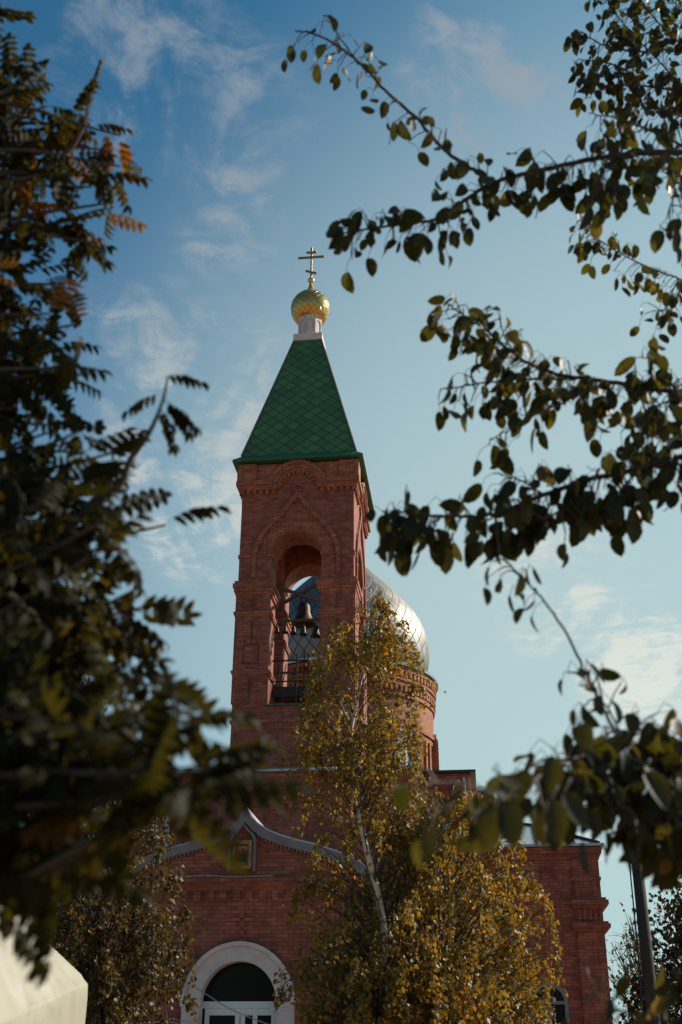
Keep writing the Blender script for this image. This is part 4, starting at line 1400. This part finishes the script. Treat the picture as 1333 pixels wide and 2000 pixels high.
# ------------------------------------------------------------------ tent
tc0 = at(188, 1922, 9.0)
ta = np.array([tc0[0] - 1.3, 7.7, 4.05])
tent = empty('market_tent', (ta[0], ta[1], 0))
tag(tent, 'cream fabric market tent with peaked roof under the dark rowan', 'tent')
ez_, az_ = tc0[2], ta[2]
hw = tc0[0] - ta[0]
cs = [(-hw, -1.3), (hw, -1.3), (hw, 1.3), (-hw, 1.3)]
cz = [ez_ - .42, ez_ - .42, ez_, ez_]          # the near eave is pulled down
cloth = MB()
nphi, rows = 240, []
for k in range(40):                             # down the slope, over the eave, down the wall
    f = k / 39
    if f < .6:
        a = f / .6
        rows.append((.985 * a + .001, 1 - a + .05 * math.sin(math.pi * a) * -1, 0.0))
    elif f < .68:
        a = (f - .6) / .08 * math.pi / 2
        rows.append((.985 + .015 * math.sin(a), 0.0, .035 * (1 - math.cos(a))))
    else:
        rows.append((1.0 - .004 * (f - .68), 0.0, .035 + (f - .68) / .32))
vs, fs = [], []
for (r, up, down) in rows:
    for q in range(nphi):
        t_ = 2 * math.pi * q / nphi
        c_, s2 = math.cos(t_), math.sin(t_)
        k = (abs(c_) ** 36 + abs(s2) ** 36) ** (-1 / 36)
        ux, uy = c_ * k, s2 * k
        side_ = 7 * ux + 5 * uy
        ez1 = ez_ - .42 * (1 - (uy * .5 + .5)) * r
        z = ez1 + (az_ - ez1) * up if down == 0 else (ez1 - down if down <= .036 else (ez1 - .035) * (1 - (down - .035)))
        wr = .020 * math.sin(9 * t_ + 6 * r) + .014 * math.sin(23 * t_ - 5 * z) + .010 * math.sin(41 * t_ + 9 * z + 2 * math.sin(7 * z)) + .012 * math.sin(6 * z + 5 * side_)
        wr *= min(1.0, 3 * r) * (1.0 if down == 0 else .8)
        rr = r + wr * .35
        vs.append((ux * hw * rr, uy * 1.3 * rr, max(0.0, z + wr * (1.0 if down == 0 else .15))))
for a in range(len(rows) - 1):
    for q in range(nphi):
        b = (q + 1) % nphi
        fs.append((a * nphi + q, a * nphi + b, (a + 1) * nphi + b, (a + 1) * nphi + q))
cloth.add(vs, fs)
cloth.build('canopy', M['tentcloth'], tent, smooth=True)
for (x, y), zz in zip(cs, cz):
    po = MB()
    po.tube([(x * .94, y * .94, 0), (x * .94, y * .94, zz - .02)], .02, 8)
    po.build('pole', M['galv'], tent)

# ------------------------------------------------------------------ trees beyond the church
def far_tree(name, label, px, py, d, h, r, n, leaf, seed, sparse=False, trunk_r=.16):
    global rng
    keep = rng
    rng = np.random.default_rng(seed)
    tp_ = at(px, py, d)
    root = tree_root(name, tp_[0], d, label, 'tree', 'trees beyond the church')
    zt = tp_[2]
    tk = MB(); br = MB(); lv = Leaves()
    base = np.array([tp_[0], d, -.05]); apx = np.array([tp_[0] + .2, d, zt])
    path = smooth_path([base, base * .5 + apx * .5 + (.15, 0, 0), apx], 6)
    PP = np.array(path)
    tk.tube(path, list(np.linspace(trunk_r, .02, len(path))), 8)
    nb_ = 46
    for i in range(nb_):
        f = .25 + .73 * rng.random()
        p0 = PP[int(f * .8 * (len(PP) - 1))]
        az = rng.random() * 2 * math.pi
        rr = r * (.4 + .6 * rng.random()) * math.sin(math.pi * min(.97, .18 + .8 * f)) ** .7
        T = np.array([apx[0] + rr * math.cos(az), d + rr * math.sin(az), zt * f + .15 * rng.normal()])
        bp = smooth_path([p0, p0 * .5 + T * .5 + (0, 0, -.1 * r), T], 4)
        br.tube(bp, list(np.linspace(.045, .012, len(bp))), 4, cap=False)
        if sparse:
            for q in range(5):
                e = T * .75 + p0 * .25 + rvec(1, .3)[0]
                br.tube([bp[-3], e, e + np.array([rng.normal() * .2, rng.normal() * .2, .35 * rng.random()])], [.012, .009, .005], 3, cap=False)
        m = int(n / nb_ * (.4 + 1.2 * rng.random()))
        BP = np.array(bp)
        tt = rng.random(m) ** .7 * (len(BP) - 1.01); k = tt.astype(int)
        pos = BP[k] + (BP[k + 1] - BP[k]) * (tt - k)[:, None] + rvec(m, .30 * r / 2.5)
        lv.add(FAR_T[0], pos, rvec(m) + (0, 0, -.5), rvec(m), leaf * (.6 + .8 * rng.random(m)), np.clip(rng.random(m) * .6 + .4 * rng.random(), 0, 1))
    o1 = tk.build('trunk', M['bark'], root, recalc=False)
    o2 = br.build('branch', M['twig'], root, recalc=False)
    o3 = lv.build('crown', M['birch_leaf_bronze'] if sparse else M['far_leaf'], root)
    settle(root, o1, o2, o3)
    rng = keep
far_tree('leafy_tree', 'dark leafy tree beyond the leaning utility pole', 1345, 1690, 34, 8, 2.6, 7500, .17, 41)
far_tree('leafy_tree', 'low dark tree between the church wing and the utility pole', 1262, 1850, 36, 5, 1.9, 4200, .15, 42)
far_tree('leafy_tree', 'thin half bare tree with reddish twigs beside the church wing', 1236, 1765, 42, 6, 1.7, 900, .10, 43, sparse=True, trunk_r=.09)
